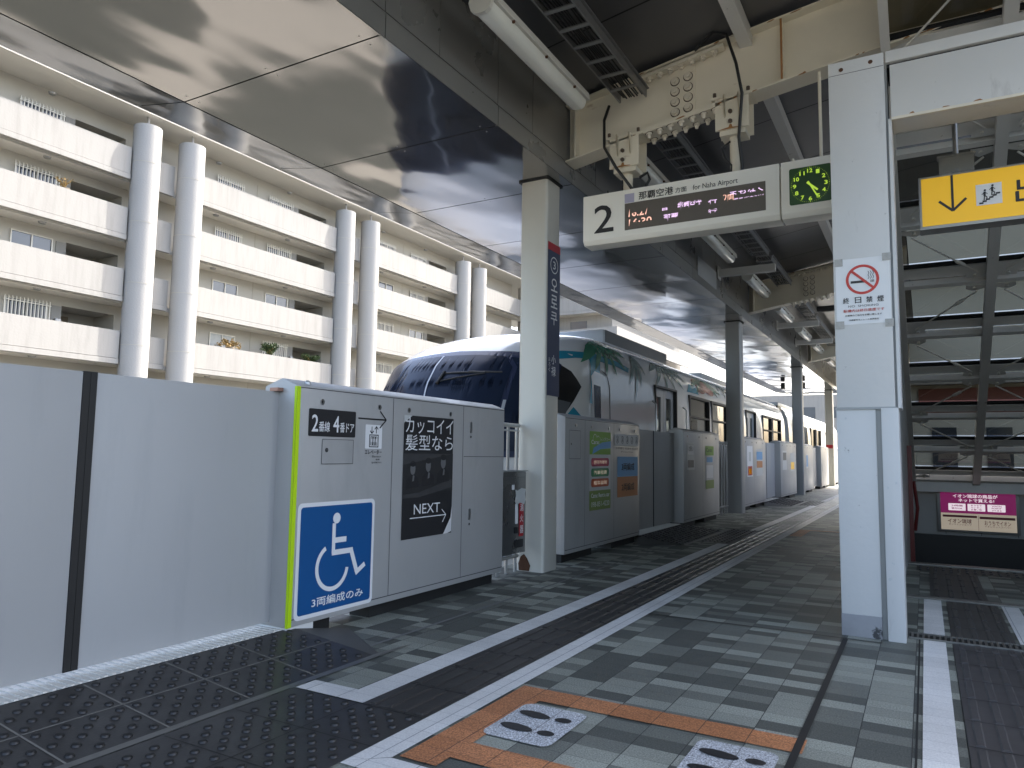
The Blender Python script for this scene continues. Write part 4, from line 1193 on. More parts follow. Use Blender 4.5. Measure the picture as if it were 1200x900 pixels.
build('hanger_rod', MB().tube([(-.80, 5.7, 3.19), (-.80, 5.7, 3.26)], .010, 8), M['cream'], t)

t = thing('security_camera', 'small black camera hanging left of the white column, far down the platform', 'camera', (-1.35, 13.2, 3.45))
build('body', MB().box(-1.50, 13.0, 3.44, -1.18, 13.12, 3.53), M['ink'], t, bevel=.02)
build('mount', MB().box(-1.16, 13.02, 3.5, -1.12, 13.06, 3.85), M['ink'], t)

# ================================================================== PORTAL COLUMN AND LINTEL
t = thing('steel_portal', 'white steel portal column and lintel framing the stair entrance', 'steel frame', (-.29, 4.7, 0))
build('post', MB().box(-.442, 4.63, .12, -.236, 4.92, 1.285), M['colwhite'], t, bevel=.004)
build('post_upper', MB().box(-.437, 4.626, 1.285, -.135, 4.92, 3.388), M['colwhite'], t, bevel=.004)
build('concrete_foot', MB().box(-.444, 4.626, .0, -.236, 4.925, .122), stained(mat('foot_grey', (.30, .30, .31), .7, 0, .2, 6, .002, 30), (.03, .03, .03), 9, .55, .6, (1, 1, 1), .9), t, bevel=.004)
build('door_jamb', MB().box(-.208, 4.61, .0, -.120, 4.90, 1.285), M['colwhite'], t, bevel=.003)
build('recess', MB().box(-.236, 4.645, .0, -.208, 4.9, 1.285).box(-.135, 4.665, 1.285, -.122, 4.9, 3.3), M['coldark'], t)
build('jamb_upper', MB().box(-.122, 4.64, 1.285, -.104, 4.89, 2.98), M['colwhite'], t)
build('seam_band', MB().box(-.444, 4.622, 1.278, -.132, 4.63, 1.292), M['coldark'], t)
build('lintel', MB().box(-.106, 4.635, 2.985, 3.0, 4.90, 3.305), M['colwhite'], t, bevel=.004)
build('lintel_cap', MB().box(-.125, 4.628, 3.322, 3.0, 4.92, 3.39), M['colwhite'], t, bevel=.003)
build('lintel_gap', MB().box(-.12, 4.66, 3.30, 3.0, 4.9, 3.325), M['groovedark'], t)
build('lintel_trim', MB().box(-.104, 4.63, 2.968, 3.0, 4.645, 2.984), M['cream'], t)
build('post', MB().box(2.6, 4.63, 0, 2.9, 4.92, 2.98), M['colwhite'], t)
rb = MB()
for (x_, z_) in ((-.365, 3.335), (-.205, 3.345)): rb.disc(F((0, 4.626, 0), (1, 0, 0), (0, 0, 1)), x_, z_, .013, .003, 10)
build('rust_spot', rb, M['rust'], t)
rz = random.Random(5); rp = MB(); lfy = F((0, 4.635, 0), (1, 0, 0), (0, 0, 1))
for q in range(9):
    xx = rz.uniform(-.05, 1.2); L_ = rz.uniform(.01, .05)
    rp.flat(lfy, [(xx, 2.986), (xx + L_, 2.986), (xx + L_ * .7, 2.986 + rz.uniform(.004, .012)), (xx + L_ * .2, 2.992)], .0012)
build('rust_patches', rp, M['rustl'], t)
ch = MB(); pfy = F((0, 4.63, 0), (1, 0, 0), (0, 0, 1)); jfy = F((0, 4.61, 0), (1, 0, 0), (0, 0, 1))
for q in range(9):
    on = rz.random() < .5
    xx, zz_ = (rz.uniform(-.43, -.25), rz.choice([rz.uniform(.15, 1.25), rz.uniform(1.1, 1.27)])) if on else (rz.uniform(-.205, -.125), rz.uniform(.1, 1.2))
    r_ = rz.uniform(.002, .008)
    ch.flat(pfy if on else jfy, [(xx + r_ * rz.uniform(.5, 1.3) * math.cos(k_), zz_ + 1.4 * r_ * rz.uniform(.5, 1.3) * math.sin(k_)) for k_ in (0, 1, 2, 3, 4, 5)], .0012)
build('paint_chips', ch, M['stickerw'], t)
build('screw_line', MB().rect(F((0, 4.626, 0), (1, 0, 0), (0, 0, 1)), -.435, 3.305, -.137, 3.308, .0015), M['groove'], t)

# no smoking notice
nf = F((0, 4.626, 0), (1, 0, 0), (0, 0, 1))
t = thing('no_smoking_sign', 'white no-smoking notice taped to the white portal column', 'sign', (-.28, 4.62, 1.97))
build('sheet', MB().rect(nf, -.425, 1.775, -.140, 2.165, .002), M['paper'], t)
rr = MB().ring(nf, -.283, 2.037, .073, .088, .0036).line(nf, -.283 - .058, 2.037 + .055, -.283 + .058, 2.037 - .055, .014, .0044)
build('prohibition_ring', rr, M['signred'], t)
cg = MB().rect(nf, -.345, 2.017, -.262, 2.031, .0038).rect(nf, -.240, 2.017, -.236, 2.031, .0038).rect(nf, -.233, 2.017, -.229, 2.031, .0038).rect(nf, -.226, 2.017, -.222, 2.031, .0038)
for q in range(3):
    x_ = -.250 + q * .012
    for s_ in range(4):
        cg.line(nf, x_ + (.003 if s_ % 2 else -.003), 2.036 + s_ * .012, x_ + (-.003 if s_ % 2 else .003), 2.048 + s_ * .012, .0028, .0038)
build('cigarette', cg, M['ink'], t)
lt = MB()
for c_, x_ in zip('終日禁煙', (-.389, -.325, -.266, -.208)): lt.text(nf, c_, x_, 1.899, x_ + .033, 1.934, .0036, .012)
lt.text(nf, 'NO  SMOKING', -.362, 1.876, -.203, 1.888, .0036)
lt.text(nf, 'お客様のご協力をお願い致します', -.379, 1.823, -.187, 1.833, .0036, .012).text(nf, '沖縄都市モノレール株式会社', -.36, 1.796, -.203, 1.805, .0036, .012)
build('lettering', lt, M['ink'], t)
build('red_lettering', MB().text(nf, '駅構内は終日禁煙です', -.388, 1.847, -.174, 1.864, .0036, .006), M['signred'], t)
tp = MB()
for (x_, z_) in ((-.43, 2.125), (-.177, 2.135), (-.43, 1.752), (-.172, 1.75)):
    tp.rect(nf, x_, z_, x_ + .045, z_ + .045, .006)
build_each('tape', tp, M['tape'], t)

# ================================================================== YELLOW EXIT SIGN
yf = F((0, 5.2, 0), (1, 0, 0), (0, 0, 1))
t = thing('exit_sign', 'yellow hanging exit sign with down arrow and stairs pictogram', 'exit sign', (.8, 5.25, 2.7))
build('housing', MB().box(.021, 5.205, 2.448, 1.75, 5.34, 2.792), M['alum'], t, bevel=.005)
build('panel', MB().rect(yf, .036, 2.468, 1.735, 2.778, -.0015), M['yellow'], t)
a_ = MB().rect(yf, .197, 2.56, .211, 2.777, .001).line(yf, .131, 2.618, .2045, 2.548, .015, .0013).line(yf, .277, 2.618, .2035, 2.548, .015, .0016)
build('arrow', a_, M['ink'], t)
o = build('pictogram', MB().rect(yf, .328, 2.558, .462, 2.690, .0015), M['paper'], t)
pg = MB()
for q in range(6):
    pg.rect(yf, .343 + q * .0175, 2.566 + q * .0105, .365 + q * .0175, 2.576 + q * .0105, .003)
    pg.line(yf, .343 + q * .0175, 2.568 + q * .0105, .362 + q * .0175, 2.568 + q * .0105, .005, .0032)
for (dx, dz) in ((.372, 2.592), (.412, 2.617)):
    pg.disc(yf, dx + .003, dz + .058, .0065, .003, 12)
    pg.line(yf, dx + .001, dz + .05, dx, dz + .024, .012, .0032).line(yf, dx, dz + .026, dx - .003, dz - .004, .006, .0034).line(yf, dx, dz + .026, dx + .013, dz + .013, .006, .0036)
    pg.line(yf, dx + .013, dz + .013, dx + .010, dz + .002, .005, .0038).line(yf, dx, dz + .046, dx - .014, dz + .032, .004, .0034).line(yf, dx + .002, dz + .046, dx + .016, dz + .034, .004, .0036)
build('stairs_symbol', pg, M['ink'], o)
build('lettering', MB().text(yf, '出口', .53, 2.545, .86, 2.70, .0015, .012).text(yf, 'Exit', .92, 2.56, 1.15, 2.66, .0015), M['ink'], t)
build('hanger_bracket', MB().box(.14, 5.245, 2.792, .33, 5.252, 2.925).box(.14, 5.30, 2.792, .33, 5.307, 2.925).box(.13, 5.24, 2.915, .34, 5.31, 2.928), M['clear'], t)
build('hanger_tube', MB().tube([(.235, 5.275, 2.79), (.235, 5.275, 2.84)], .02, 10).tube([(1.5, 5.275, 2.79), (1.5, 5.275, 4.3)], .02, 10).tube([(.235, 5.275, 2.93), (.235, 5.275, 3.35)], .016, 10), M['alum'], t)

# ================================================================== STAIR ENCLOSURE
# glazed lean-to over the stairs: z = 7.0 - .53 * y above the floor frame
SL = .53
def gp(x, y, d=0.): 
    n_ = Vector((0, SL, 1)).normalized()
    return Vector((x, y, 7.0 - SL * y)) + n_ * d
t = thing('stair_canopy', 'sloping glazed canopy over the stairs with braced grey frame and tinted panes', 'glazed canopy', (.8, 9, 2))
nodes = [11.76 - .74 * q for q in range(0, 10)]
mull = [-.15 + .745 * q for q in range(0, 5)]
sfm = F(gp(0, 0), (1, 0, 0), (0, 1, -SL))
LS = math.sqrt(1 + SL * SL)
def bar(mb, p0, p1, wd_, hd_):
    """rectangular bar lying in the sloping plane, hanging hd_ below it"""
    a = Vector(p0); b = Vector(p1); dr = (b - a).normalized(); n_ = Vector((0, SL, 1)).normalized(); s_ = dr.cross(n_).normalized() * wd_ / 2
    i = len(mb.v)
    for q in (a, b):
        mb.v += [q - s_, q + s_, q + s_ - n_ * hd_, q - s_ - n_ * hd_]
    mb.f += [tuple(i + k_ for k_ in f_) for f_ in ((0, 1, 2, 3), (7, 6, 5, 4), (0, 4, 5, 1), (1, 5, 6, 2), (2, 6, 7, 3), (3, 7, 4, 0))]
for x_ in mull:
    mb = MB(); bar(mb, gp(x_ + .0, 4.95), gp(x_, 11.8), .085 if x_ > 0 else .06, .10); build('rafter', mb, M['truss'], t)
for y_ in nodes:
    mb = MB(); bar(mb, gp(-.18, y_), gp(2.9, y_), .05, .07); build('purlin', mb, M['truss'], t)
    mb = MB(); bar(mb, gp(-.18, y_ - .10, .02), gp(2.9, y_ - .10, .02), .13, .02); build('sill_plate', mb, M['truss'], t)
    mb = MB(); bar(mb, gp(-.18, y_ - .19, .03), gp(2.9, y_ - .19, .03), .035, .03); build('gasket', mb, M['groovedark'], t)
rods = MB(); gus = MB(); tb = MB()
n_ = Vector((0, SL, 1)).normalized()
for a in range(len(mull) - 1):
    for b in range(len(nodes) - 1):
        xa, xb = mull[a] + .03, mull[a + 1] - .03
        yl, yh = nodes[b], nodes[b + 1]
        flip = (a + b) % 2 == 0
        p0, p1 = (gp(xa, yl - .05, -.06), gp(xb, yh + .05, -.06)) if flip else (gp(xa, yh + .05, -.06), gp(xb, yl - .05, -.06))
        q0, q1 = p0.lerp(p1, .12), p0.lerp(p1, .88)
        rods.tube([q0, q1], .0085, 8)
        m0 = p0.lerp(p1, .62); m1 = p0.lerp(p1, .74); tb.tube([m0, m0.lerp(m1, .2), m0.lerp(m1, .8), m1], [.012, .018, .018, .012], 8)
        for (pp_, sx, sy) in ((p0, 1, -1 if flip else 1), (p1, -1, 1 if flip else -1)):
            c_ = pp_ + n_ * .01
            u_ = Vector((sx, 0, 0)); v_ = Vector((0, sy, -SL * sy)).normalized()
            gus.poly([c_ - u_ * .02 - v_ * .0, c_ + u_ * .17, c_ + u_ * .17 + v_ * .05, c_ + u_ * .11 + v_ * .09, c_ - u_ * .02 + v_ * .04])
            tb.tube([c_ + u_ * .10 + v_ * .04, c_ + u_ * .10 + v_ * .04 - n_ * .02], .016, 8)
build_each('tie_rod', rods, M['trussrod'], t); build_each('gusset_plate', gus, M['truss'], t); build('turnbuckle', tb, M['trussrod'], t)
for a in range(len(mull) - 1):
    for b in range(len(nodes) - 1):
        xa, xb = mull[a] + .045, mull[a + 1] - .045
        xa -= .045; xb += .045; mb = MB().poly([gp(xa, nodes[b + 1] + .02, .05), gp(xb, nodes[b + 1] + .02, .05), gp(xb, nodes[b] - .2, .05), gp(xa, nodes[b] - .2, .05)])
        build('pane', mb, M['tint'], t)
build('wall_plate', MB().box(-.2, 11.80, .55, 2.9, 11.95, .80), M['truss'], t)

t = thing('stair_well', 'dim panelled stairwell wall with lower part blackened for shade below the glazed canopy', 'stairwell', (.8, 10, -1))
build('end_wall', MB().box(-.3, 12.02, -.05, 2.9, 12.15, .80), M['interior'], t)
pj = MB()
for q in range(8): pj.box(-.2 + .42 * q, 12.012, -.04, -.194 + .42 * q, 12.019, .5)
build('wall_seam', pj, M['groove'], t)
build('unlit_lower_wall', MB().box(-.3, 11.98, -4.0, 2.9, 12.1, -.051), M['wellshade'], t)
build('side_wall', MB().box(-.32, 5.0, -4, -.175, 12.0, 3.2), M['interior'], t)
build('side_wall_lower', MB().box(2.75, 5.0, -4, 2.9, 12.0, 3.0), M['interior'], t)
ss = MB()
for q in range(14): ss.box(-.17, 8.16 + .29 * q, -4.2, 2.74, 8.16 + .29 * (q + 1) - .001, -.17 * (q + 1))
build('steps', ss, M['wellshade'], t)
build('maroon_post', MB().box(-.174, 9.4, -.3, -.13, 9.52, 1.15).tube([(-.12, 9.46, .2), (-.09, 9.45, .45), (-.12, 9.46, .75)], .018, 8), M['maroon'], t)

# light box advert
lf = F((0, 12.0, 0), (1, 0, 0), (0, 0, 1))
t = thing('advert_light_box', 'magenta and cream shopping advert light box on the stairwell wall', 'light box', (.6, 12, .3))
build('frame', MB().box(.125, 11.955, .0, 1.085, 12.015, .68), M['alum'], t, bevel=.006)
lf = F((0, 11.955, 0), (1, 0, 0), (0, 0, 1))
build('magenta_panel', MB().rect(lf, .168, .262, 1.045, .645, .002), M['magenta'], t)
build('cream_panel', MB().rect(lf, .168, .032, 1.045, .262, .002), M['adcream'], t)
build('headline', MB().text(lf, 'いつでもどこでも', .36, .545, .80, .59, .0035, .02).text(lf, 'イオン琉球の商品が', .32, .475, .84, .525, .0035, .02).text(lf, 'ネットで買える!', .385, .418, .80, .462, .0035, .02).text(lf, 'イオン琉球', .185, .612, .30, .632, .0035, .01), M['adwhite'], t)
bx = MB()
for x_ in (.262, .49, .72): bx.rrect(lf, x_, .298, x_ + .205, .395, .008, .0035)
o = build('white_boxes', bx, M['adwhite'], t)
build('lettering', MB().text(lf, '24時間', .30, .352, .43, .378, .005, .02).text(lf, '受付OK', .30, .315, .43, .341, .005, .02).text(lf, 'おうちで', .53, .365, .655, .385, .005, .02).text(lf, 'カンタン', .53, .336, .655, .356, .005, .02).text(lf, 'お買い物', .53, .307, .655, .328, .005, .02)
      .text(lf, 'WAON', .77, .365, .88, .385, .005, .02).text(lf, 'POINT', .77, .336, .88, .356, .005, .02).text(lf, 'がたまる', .77, .307, .88, .328, .005, .02), M['magenta'], o)
cd = MB().rect(lf, .19, .205, .595, .235, .0035).rect(lf, .625, .195, 1.03, .228, .0035)
build('caption_bars', cd, M['admaroon'], t)
build('shop_lettering', MB().text(lf, 'イオン琉球', .25, .125, .53, .185, .0035, .02).text(lf, 'オンラインショップ', .26, .095, .53, .120, .0035).text(lf, 'おうちでイオン', .68, .115, .98, .175, .0035, .01).text(lf, 'イオンネットスーパー', .68, .085, .98, .108, .0035), M['admaroon'], t)
build('divider', MB().rect(lf, .608, .035, .612, .24, .0033), M['admaroon'], t)

# neighbouring building seen through the panes, enlarged out of view to block the sun
t = thing('neighbour_building', 'pale building with a red-brown band seen through the tinted panes', 'building', (4, 24, 0))
build('wall', MB().box(-.3, 24, -8, 34, 28, 31), mat('neighbour_wall', (.62, .60, .55), .8, 0, .1, .5), t)
nbf = F((0, 24, 0), (1, 0, 0), (0, 0, 1))
build('red_band', MB().fbox(nbf, -.1, 2.3, 3.4, 3.0, .0, .1), mat('red_brown_band', (.20, .07, .05), .7), t)
for q in range(6): build('window', MB().fbox(nbf, .2 + q * 1.3, .7, .8 + q * 1.3, 1.9, .002, .05), M['aptglass'], t)
build('ledge', MB().fbox(nbf, -1.2, 3.1, 16, 3.35, 0, .4).fbox(nbf, -1.2, 6.2, 16, 6.4, 0, .4), M['concrete'], t)
# right-hand station wall and floor edge beyond
t = thing('station_side_wall', 'low grey wall running behind the stairs toward the far end', 'wall', (-.26, 12.2, 0))
build('wall', MB().box(-.32, 12.16, -4, -.2, 44, 1.2), M['interior'], t)

# ================================================================== TRAIN
def lerp_t(tab, z):
    if z <= tab[0][0]: return tab[0][1]
    for (a, va), (b, vb) in zip(tab[:-1], tab[1:]):
        if z <= b:
            s_ = (z - a) / (b - a); return va + (vb - va) * s_
    return tab[-1][1]
TW = [(-.6, 1.42), (.3, 1.48), (1.1, 1.5), (1.8, 1.49), (2.05, 1.465), (2.25, 1.42), (2.42, 1.32), (2.54, 1.16), (2.62, .95), (2.67, .68), (2.70, .35), (2.71, .02)]
TFY = [(-.6, 7.0), (.3, 6.72), (1.0, 6.72), (1.4, 6.82), (1.8, 7.02), (2.05, 7.24), (2.2, 7.44), (2.35, 7.68), (2.47, 7.95), (2.56, 8.25), (2.63, 8.65), (2.68, 9.15), (2.70, 9.5), (2.71, 9.8)]
TX = -5.0
def yc(z): return max(8.3, lerp_t(TFY, z) + .95 + .3 * max(0, 2.2 - z) / 2)
def TP(phi, z, d=0.):    # nose: phi 0 = platform side, 180 = far side
    w_ = lerp_t(TW, z) + d; f_ = lerp_t(TFY, z) - d; c_ = yc(z)
    a = R(phi); return Vector((TX + w_ * math.cos(a), c_ - (c_ - f_) * math.sin(a), z))
def TS(y, z, d=0.):      # platform side by y
    c_ = yc(z); f_ = lerp_t(TFY, z) - d; w_ = lerp_t(TW, z) + d
    if y >= c_: return Vector((TX + w_, y, z))
    s_ = min(1, (c_ - y) / (c_ - f_)); return Vector((TX + w_ * math.sqrt(max(0, 1 - s_ * s_)), y, z))
YE = 22.3
ZS = [-.6, -.2, .3, .7, 1.0, 1.22, 1.45, 1.7, 1.88, 2.03, 2.12, 2.2, 2.28, 2.36, 2.43, 2.49, 2.54, 2.58, 2.62, 2.65, 2.67, 2.69, 2.70, 2.71]
WIN = [(12.45, 13.75), (13.95, 15.25), (15.4, 16.5), (19.0, 20.2), (20.35, 21.6)]
DOORS = [(10.62, 11.66), (17.05, 18.1)]
ycuts = sorted(set([9.85, 10.3, YE] + [v for p in WIN for v in p] + [v for p in DOORS for v in p] + [12.0, 18.6, 22.0]))
def car_shell(name_parent, nose=True, y0=None, y1=YE, wins=WIN, doors=DOORS, cuts=ycuts):
    t = name_parent
    phis = [q * 6 for q in range(31)]
    body = MB()
    def inw(y, z0_, z1_):
        ym = y; zm = (z0_ + z1_) / 2
        for a, b in wins:
            if a < ym < b and 1.22 < zm < 2.03: return True
        for a, b in doors:
            if a < ym < b and -.2 < zm < 2.03: return True
        return False
    for i in range(len(ZS) - 1):
        za, zb = ZS[i], ZS[i + 1]
        if nose:
            for j in range(len(phis) - 1):
                pa, pb = phis[j], phis[j + 1]
                body.poly([TP(pa, za), TP(pa, zb), TP(pb, zb), TP(pb, za)])
        for sd in (1, -1):
            ys = [None] + cuts if nose else cuts
            for j in range(len(ys) - 1):
                a, b = ys[j], ys[j + 1]
                wa_, wb_ = lerp_t(TW, za), lerp_t(TW, zb)
                a0 = yc(za) if a is None else a; a1 = yc(zb) if a is None else a
                if a is not None and inw((a + b) / 2, za, zb): continue
                q = [Vector((TX + sd * wa_, a0, za)), Vector((TX + sd * wa_, b, za)), Vector((TX + sd * wb_, b, zb)), Vector((TX + sd * wb_, a1, zb))]
                if sd < 0: q.reverse()
                body.poly(q)
    o = build('car_body', body, M['twhite'], t, weld=True)
    return o
tr = thing('monorail_train', 'white monorail train with dark blue windscreen and palm graphics, standing at the platform', 'train', (-5, 14, -.6))
body = car_shell(tr)
def decal(name, pts, m, parent, fn=TS, d=.006, sub=.12):
    """polygon in surface coordinates laid on the body shell"""
    bm = bmesh.new()
    vs = [bm.verts.new((x, z, 0)) for x, z in pts]
    bm.faces.new(vs)
    bmesh.ops.triangulate(bm, faces=bm.faces[:])
    sx = sub if fn is TS else sub * 40
    for it in range(5):
        es = [e for e in bm.edges if max(abs(e.verts[0].co.x - e.verts[1].co.x) / sx, abs(e.verts[0].co.y - e.verts[1].co.y) / sub) > 1]
        if not es: break
        bmesh.ops.subdivide_edges(bm, edges=es, cuts=1)
        bmesh.ops.triangulate(bm, faces=bm.faces[:])
    mb = MB()
    bm.verts.index_update()
    mb.v = [fn(v.co.x, v.co.y, d) for v in bm.verts]
    for f in bm.faces:
        idx = [v.index for v in f.verts]
        a, b, c = (mb.v[q] for q in idx[:3])
        nrm = (b - a).cross(c - a); out = Vector((a.x - TX, a.y - 9.5 if a.y < 8.5 else 0, .3))
        if nrm.dot(out) < 0: idx.reverse()
        mb.f.append(tuple(idx))
    bm.free()
    return build(name, mb, m, parent)
# windscreen
ws = decal('windscreen_surround', [(36, .95), (144, .95), (146, 1.6), (150, 2.05), (140, 2.16), (120, 2.22), (90, 2.25), (60, 2.22), (40, 2.17), (30, 2.05), (34, 1.5)], M['tframe'], tr, TP, .014, .12)
decal('glass', [(92, 1.02), (140, 1.02), (143, 1.6), (145, 2.0), (136, 2.10), (118, 2.165), (98, 2.185)], M['tglass'], ws, TP, .020)
decal('glass', [(58, 1.02), (90.5, 1.02), (96, 2.185), (78, 2.18), (62, 2.15), (56, 2.0)], M['tglass'], ws, TP, .020)
decal('glass', [(39, 1.02), (55, 1.02), (53.5, 2.0), (59, 2.14), (46, 2.09), (36, 2.02), (37, 1.5)], M['tglass'], ws, TP, .020)
decal('pillar', [(90.6, 1.02), (91.2, 1.02), (97.0, 2.185), (96.2, 2.185)], M['tgrey'], ws, TP, .024)
decal('pillar', [(55.1, 1.02), (56.6, 1.02), (56.0, 1.6), (54.6, 1.6)], M['tgrey'], ws, TP, .024)
wp = MB()
def NP(phi, z, d): return TP(phi, z, d)
wp.tube([NP(88, 1.93, .03), NP(80, 1.935, .035), NP(68, 1.93, .03)], .012, 6)
wp.tube([NP(88, 1.83, .03), NP(80, 1.87, .04), NP(68, 1.92, .03)], .009, 6)
wp.tube([NP(89, 1.80, .03), NP(88, 1.95, .04)], .022, 8)
wp.tube([NP(76, 1.935, .025), NP(60, 1.935, .025)], [.02, .012], 6)
build('wiper', wp, M['rubber'], tr)
# side quarter window and markings
S0 = 7.35
decal('quarter_window', [(S0, 1.1), (7.66, 1.43), (7.83, 1.62), (7.97, 1.80), (7.86, 1.98), (7.69, 2.10), (S0, 1.9)], M['tblack'], tr, TS, .006, .1)
decal('quarter_pane', [(S0, 1.15), (7.62, 1.35), (7.78, 1.60), (7.60, 1.63), (S0, 1.60)], M['tdark'], tr, TS, .011, .1)
gfx = decal('teal_band', [(S0, 1.62), (7.55, 1.95), (7.68, 2.11), (8.0, 2.16), (8.5, 2.17), (9.1, 2.17), (9.55, 2.13), (9.6, 2.20), (9.1, 2.25), (8.4, 2.26), (7.95, 2.25), (7.62, 2.22), (S0, 1.95)], M['teal'], tr, TS, .007, .1)
decal('teal_band', [(8.12, 1.62), (8.18, 1.95), (8.22, 2.18), (8.55, 2.18), (8.45, 1.98), (8.30, 1.80), (8.22, 1.60)], M['teal'], tr, TS, .009, .1)
decal('teal_band', [(7.66, 1.40), (7.82, 1.55), (8.05, 1.36), (8.1, 1.28), (7.66, 1.28)], M['teal'], tr, TS, .007, .1)
def frond(cx, cz_, ex, ez, w_, m):
    dx, dz = ex - cx, ez - cz_; L = math.hypot(dx, dz); nx, nz = -dz / L, dx / L
    pts = []
    prof = [(0, .25), (.25, .8), (.5, 1), (.75, .75), (1, 0)]
    for s_, w in prof: pts.append((cx + dx * s_ + nx * w_ * w + .05 * math.sin(s_ * 3) * nx, cz_ + dz * s_ + nz * w_ * w + .03 * math.sin(s_ * 3)))
    for s_, w in reversed(prof[:-1]): pts.append((cx + dx * s_ - nx * w_ * w + .05 * math.sin(s_ * 3) * nx, cz_ + dz * s_ - nz * w_ * w + .03 * math.sin(s_ * 3)))
    decal('palm_leaf', pts, M[m], tr, TS, .011, .08)
for ex, ez, w_ in ((8.02, 2.10, .06), (8.30, 2.02, .06), (8.66, 1.95, .06), (9.05, 2.02, .055), (9.45, 2.14, .05), (9.6, 2.33, .045), (9.3, 2.46, .03)):
    frond(8.78, 2.475, ex, ez, w_, 'palm')
for ex, ez, w_ in ((10.7, 2.05, .06), (11.2, 1.98, .06), (11.7, 2.02, .055), (12.2, 2.10, .05), (12.5, 2.25, .05), (12.3, 2.38, .04), (10.5, 2.25, .05)):
    frond(11.3, 2.47, ex, ez, w_, 'palm2')
for ex, ez, w_ in ((9.7, 1.75, .05), (10.0, 1.95, .06), (10.25, 2.15, .05), (9.5, 1.95, .05)):
    frond(9.95, 2.42, ex, ez, w_, 'palm2')
for ex, ez, w_ in ((13.0, 2.12, .05), (12.75, 2.22, .05), (14.6, 2.14, .05), (14.9, 2.2, .05)):
    frond(13.7, 2.45, ex, ez, w_, 'palm')
for ex, ez, w_ in ((15.2, 2.16, .06), (15.8, 2.20, .06), (16.2, 2.3, .05), (14.9, 2.3, .05)):
    frond(15.2, 2.48, ex, ez, w_, 'palm2')
decal('teal_band', [(12.4, 2.10), (12.6, 2.25), (13.0, 2.28), (13.15, 2.10)], M['teal'], tr, TS, .008, .1)
for a_ in range(5):
    t_ = R(72 * a_ + 20)
    cx, cz_ = 13.7, 2.30
    ex, ez = cx + .75 * math.cos(t_), cz_ + .17 * math.sin(t_)
    pts = []
    for q in range(14):
        u = 2 * math.pi * q / 14
        pts.append(((cx + ex) / 2 + .42 * math.cos(u) * math.cos(t_) - .26 * math.sin(u) * math.sin(t_), (cz_ + ez) / 2 + .10 * math.cos(u) * math.sin(t_) + .07 * math.sin(u) * math.cos(t_)))
    decal('flower_petal', pts, M['hib'], tr, TS, .009 + .0006 * a_, .12)
# cab door
cd_ = decal('cab_door', [(8.18, .9), (8.72, .9), (8.72, 1.9), (8.66, 1.99), (8.28, 2.02), (8.18, 1.95)], M['twhite'], tr, TS, .014, .12)
decal('window', [(8.22, 1.15), (8.42, 1.15), (8.42, 1.84), (8.22, 1.85)], M['tglass'], cd_, TS, .018, .12)
decal('door_seal', [(8.705, .9), (8.735, .9), (8.735, 1.88), (8.68, 2.02), (8.5, 2.06), (8.5, 2.045), (8.67, 1.99), (8.705, 1.87)], M['seal'], cd_, TS, .017, .1)
# windows & doors
xw = TX + 1.475
for (a, b) in WIN:
    for sd in (1, -1):
        x_ = TX + sd * 1.455
        fr_ = MB()
        s1 = TX + sd * 1.49
        for (ya_, yb_, za_, zb_) in ((a - .03, b + .03, 2.0, 2.045), (a - .03, b + .03, 1.205, 1.245), (a - .03, a + .03, 1.245, 2.0), (b - .03, b + .03, 1.245, 2.0), (a + .03, b - .03, 1.66, 1.69)):
            fr_.box(min(x_ - .03 * sd, s1 + .012 * sd), ya_, za_, max(x_ - .03 * sd, s1 + .012 * sd), yb_, zb_)
        o = build('window', fr_, M['seal'], tr)
        build('pane', MB().poly([(x_, a, 1.24), (x_, b, 1.24), (x_, b, 2.01), (x_, a, 2.01)]), M['tint_train'], o)
for (a, b) in DOORS:
    for sd in (1, -1):
        x_ = TX + sd * 1.42
        m_ = (a + b) / 2
        for (c, d_) in ((a, m_ - .005), (m_ + .005, b)):
            lf_ = MB()
            for (ya_, yb_, za_, zb_) in ((c, d_, -.2, .75), (c, d_, 1.9, 2.03), (c, c + .13, .75, 1.9), (d_ - .13, d_, .75, 1.9)):
                lf_.box(x_ - .02, ya_, za_, x_ + .02, yb_, zb_)
            o = build('passenger_door', lf_, M['tgrey'], tr)
            build('pane', MB().poly([(x_, c + .13, .75), (x_, d_ - .13, .75), (x_, d_ - .13, 1.9), (x_, c + .13, 1.9)]), M['tint_train'], o)
        jb = MB()
        s1 = TX + sd * 1.50; s0 = TX + sd * 1.40
        lo_, hi_ = min(s0, s1), max(s0, s1)
        for (ya_, yb_, za_, zb_) in ((a - .03, a, -.2, 2.03), (b, b + .03, -.2, 2.03), (a - .03, b + .03, 2.03, 2.06)): jb.box(lo_, ya_, za_, hi_, yb_, zb_)
        build('door_frame', jb, M['seal'], tr)
gb_ = MB()
for yy in (10.42, 12.0): gb_.tube([(TX + 1.5, yy, .8), (TX + 1.56, yy, .85), (TX + 1.56, yy, 1.75), (TX + 1.5, yy, 1.8)], .014, 8)
build('grab_rail', gb_, M['steel'], tr)
build('interior_floor', MB().box(TX - 1.4, 8.6, -.1, TX + 1.4, YE - .05, 0.02), M['tdark'], tr)
build('interior_lining', MB().box(TX - 1.38, 8.7, 2.08, TX + 1.38, YE - .05, 2.12).box(TX - 1.3, 9.75, .02, TX + 1.3, 9.8, 2.08), M['tinner'], tr)
for (a, b) in ((12.4, 16.5), (18.9, 21.8)):
    for sd in (1, -1):
        build('seat', MB().box(TX + sd * 1.35, a, .45, TX + sd * .95, b, .55).box(TX + sd * 1.38, a, .55, TX + sd * 1.28, b, 1.15), M['seatfab'], tr, bevel=.03)
pl_ = MB()
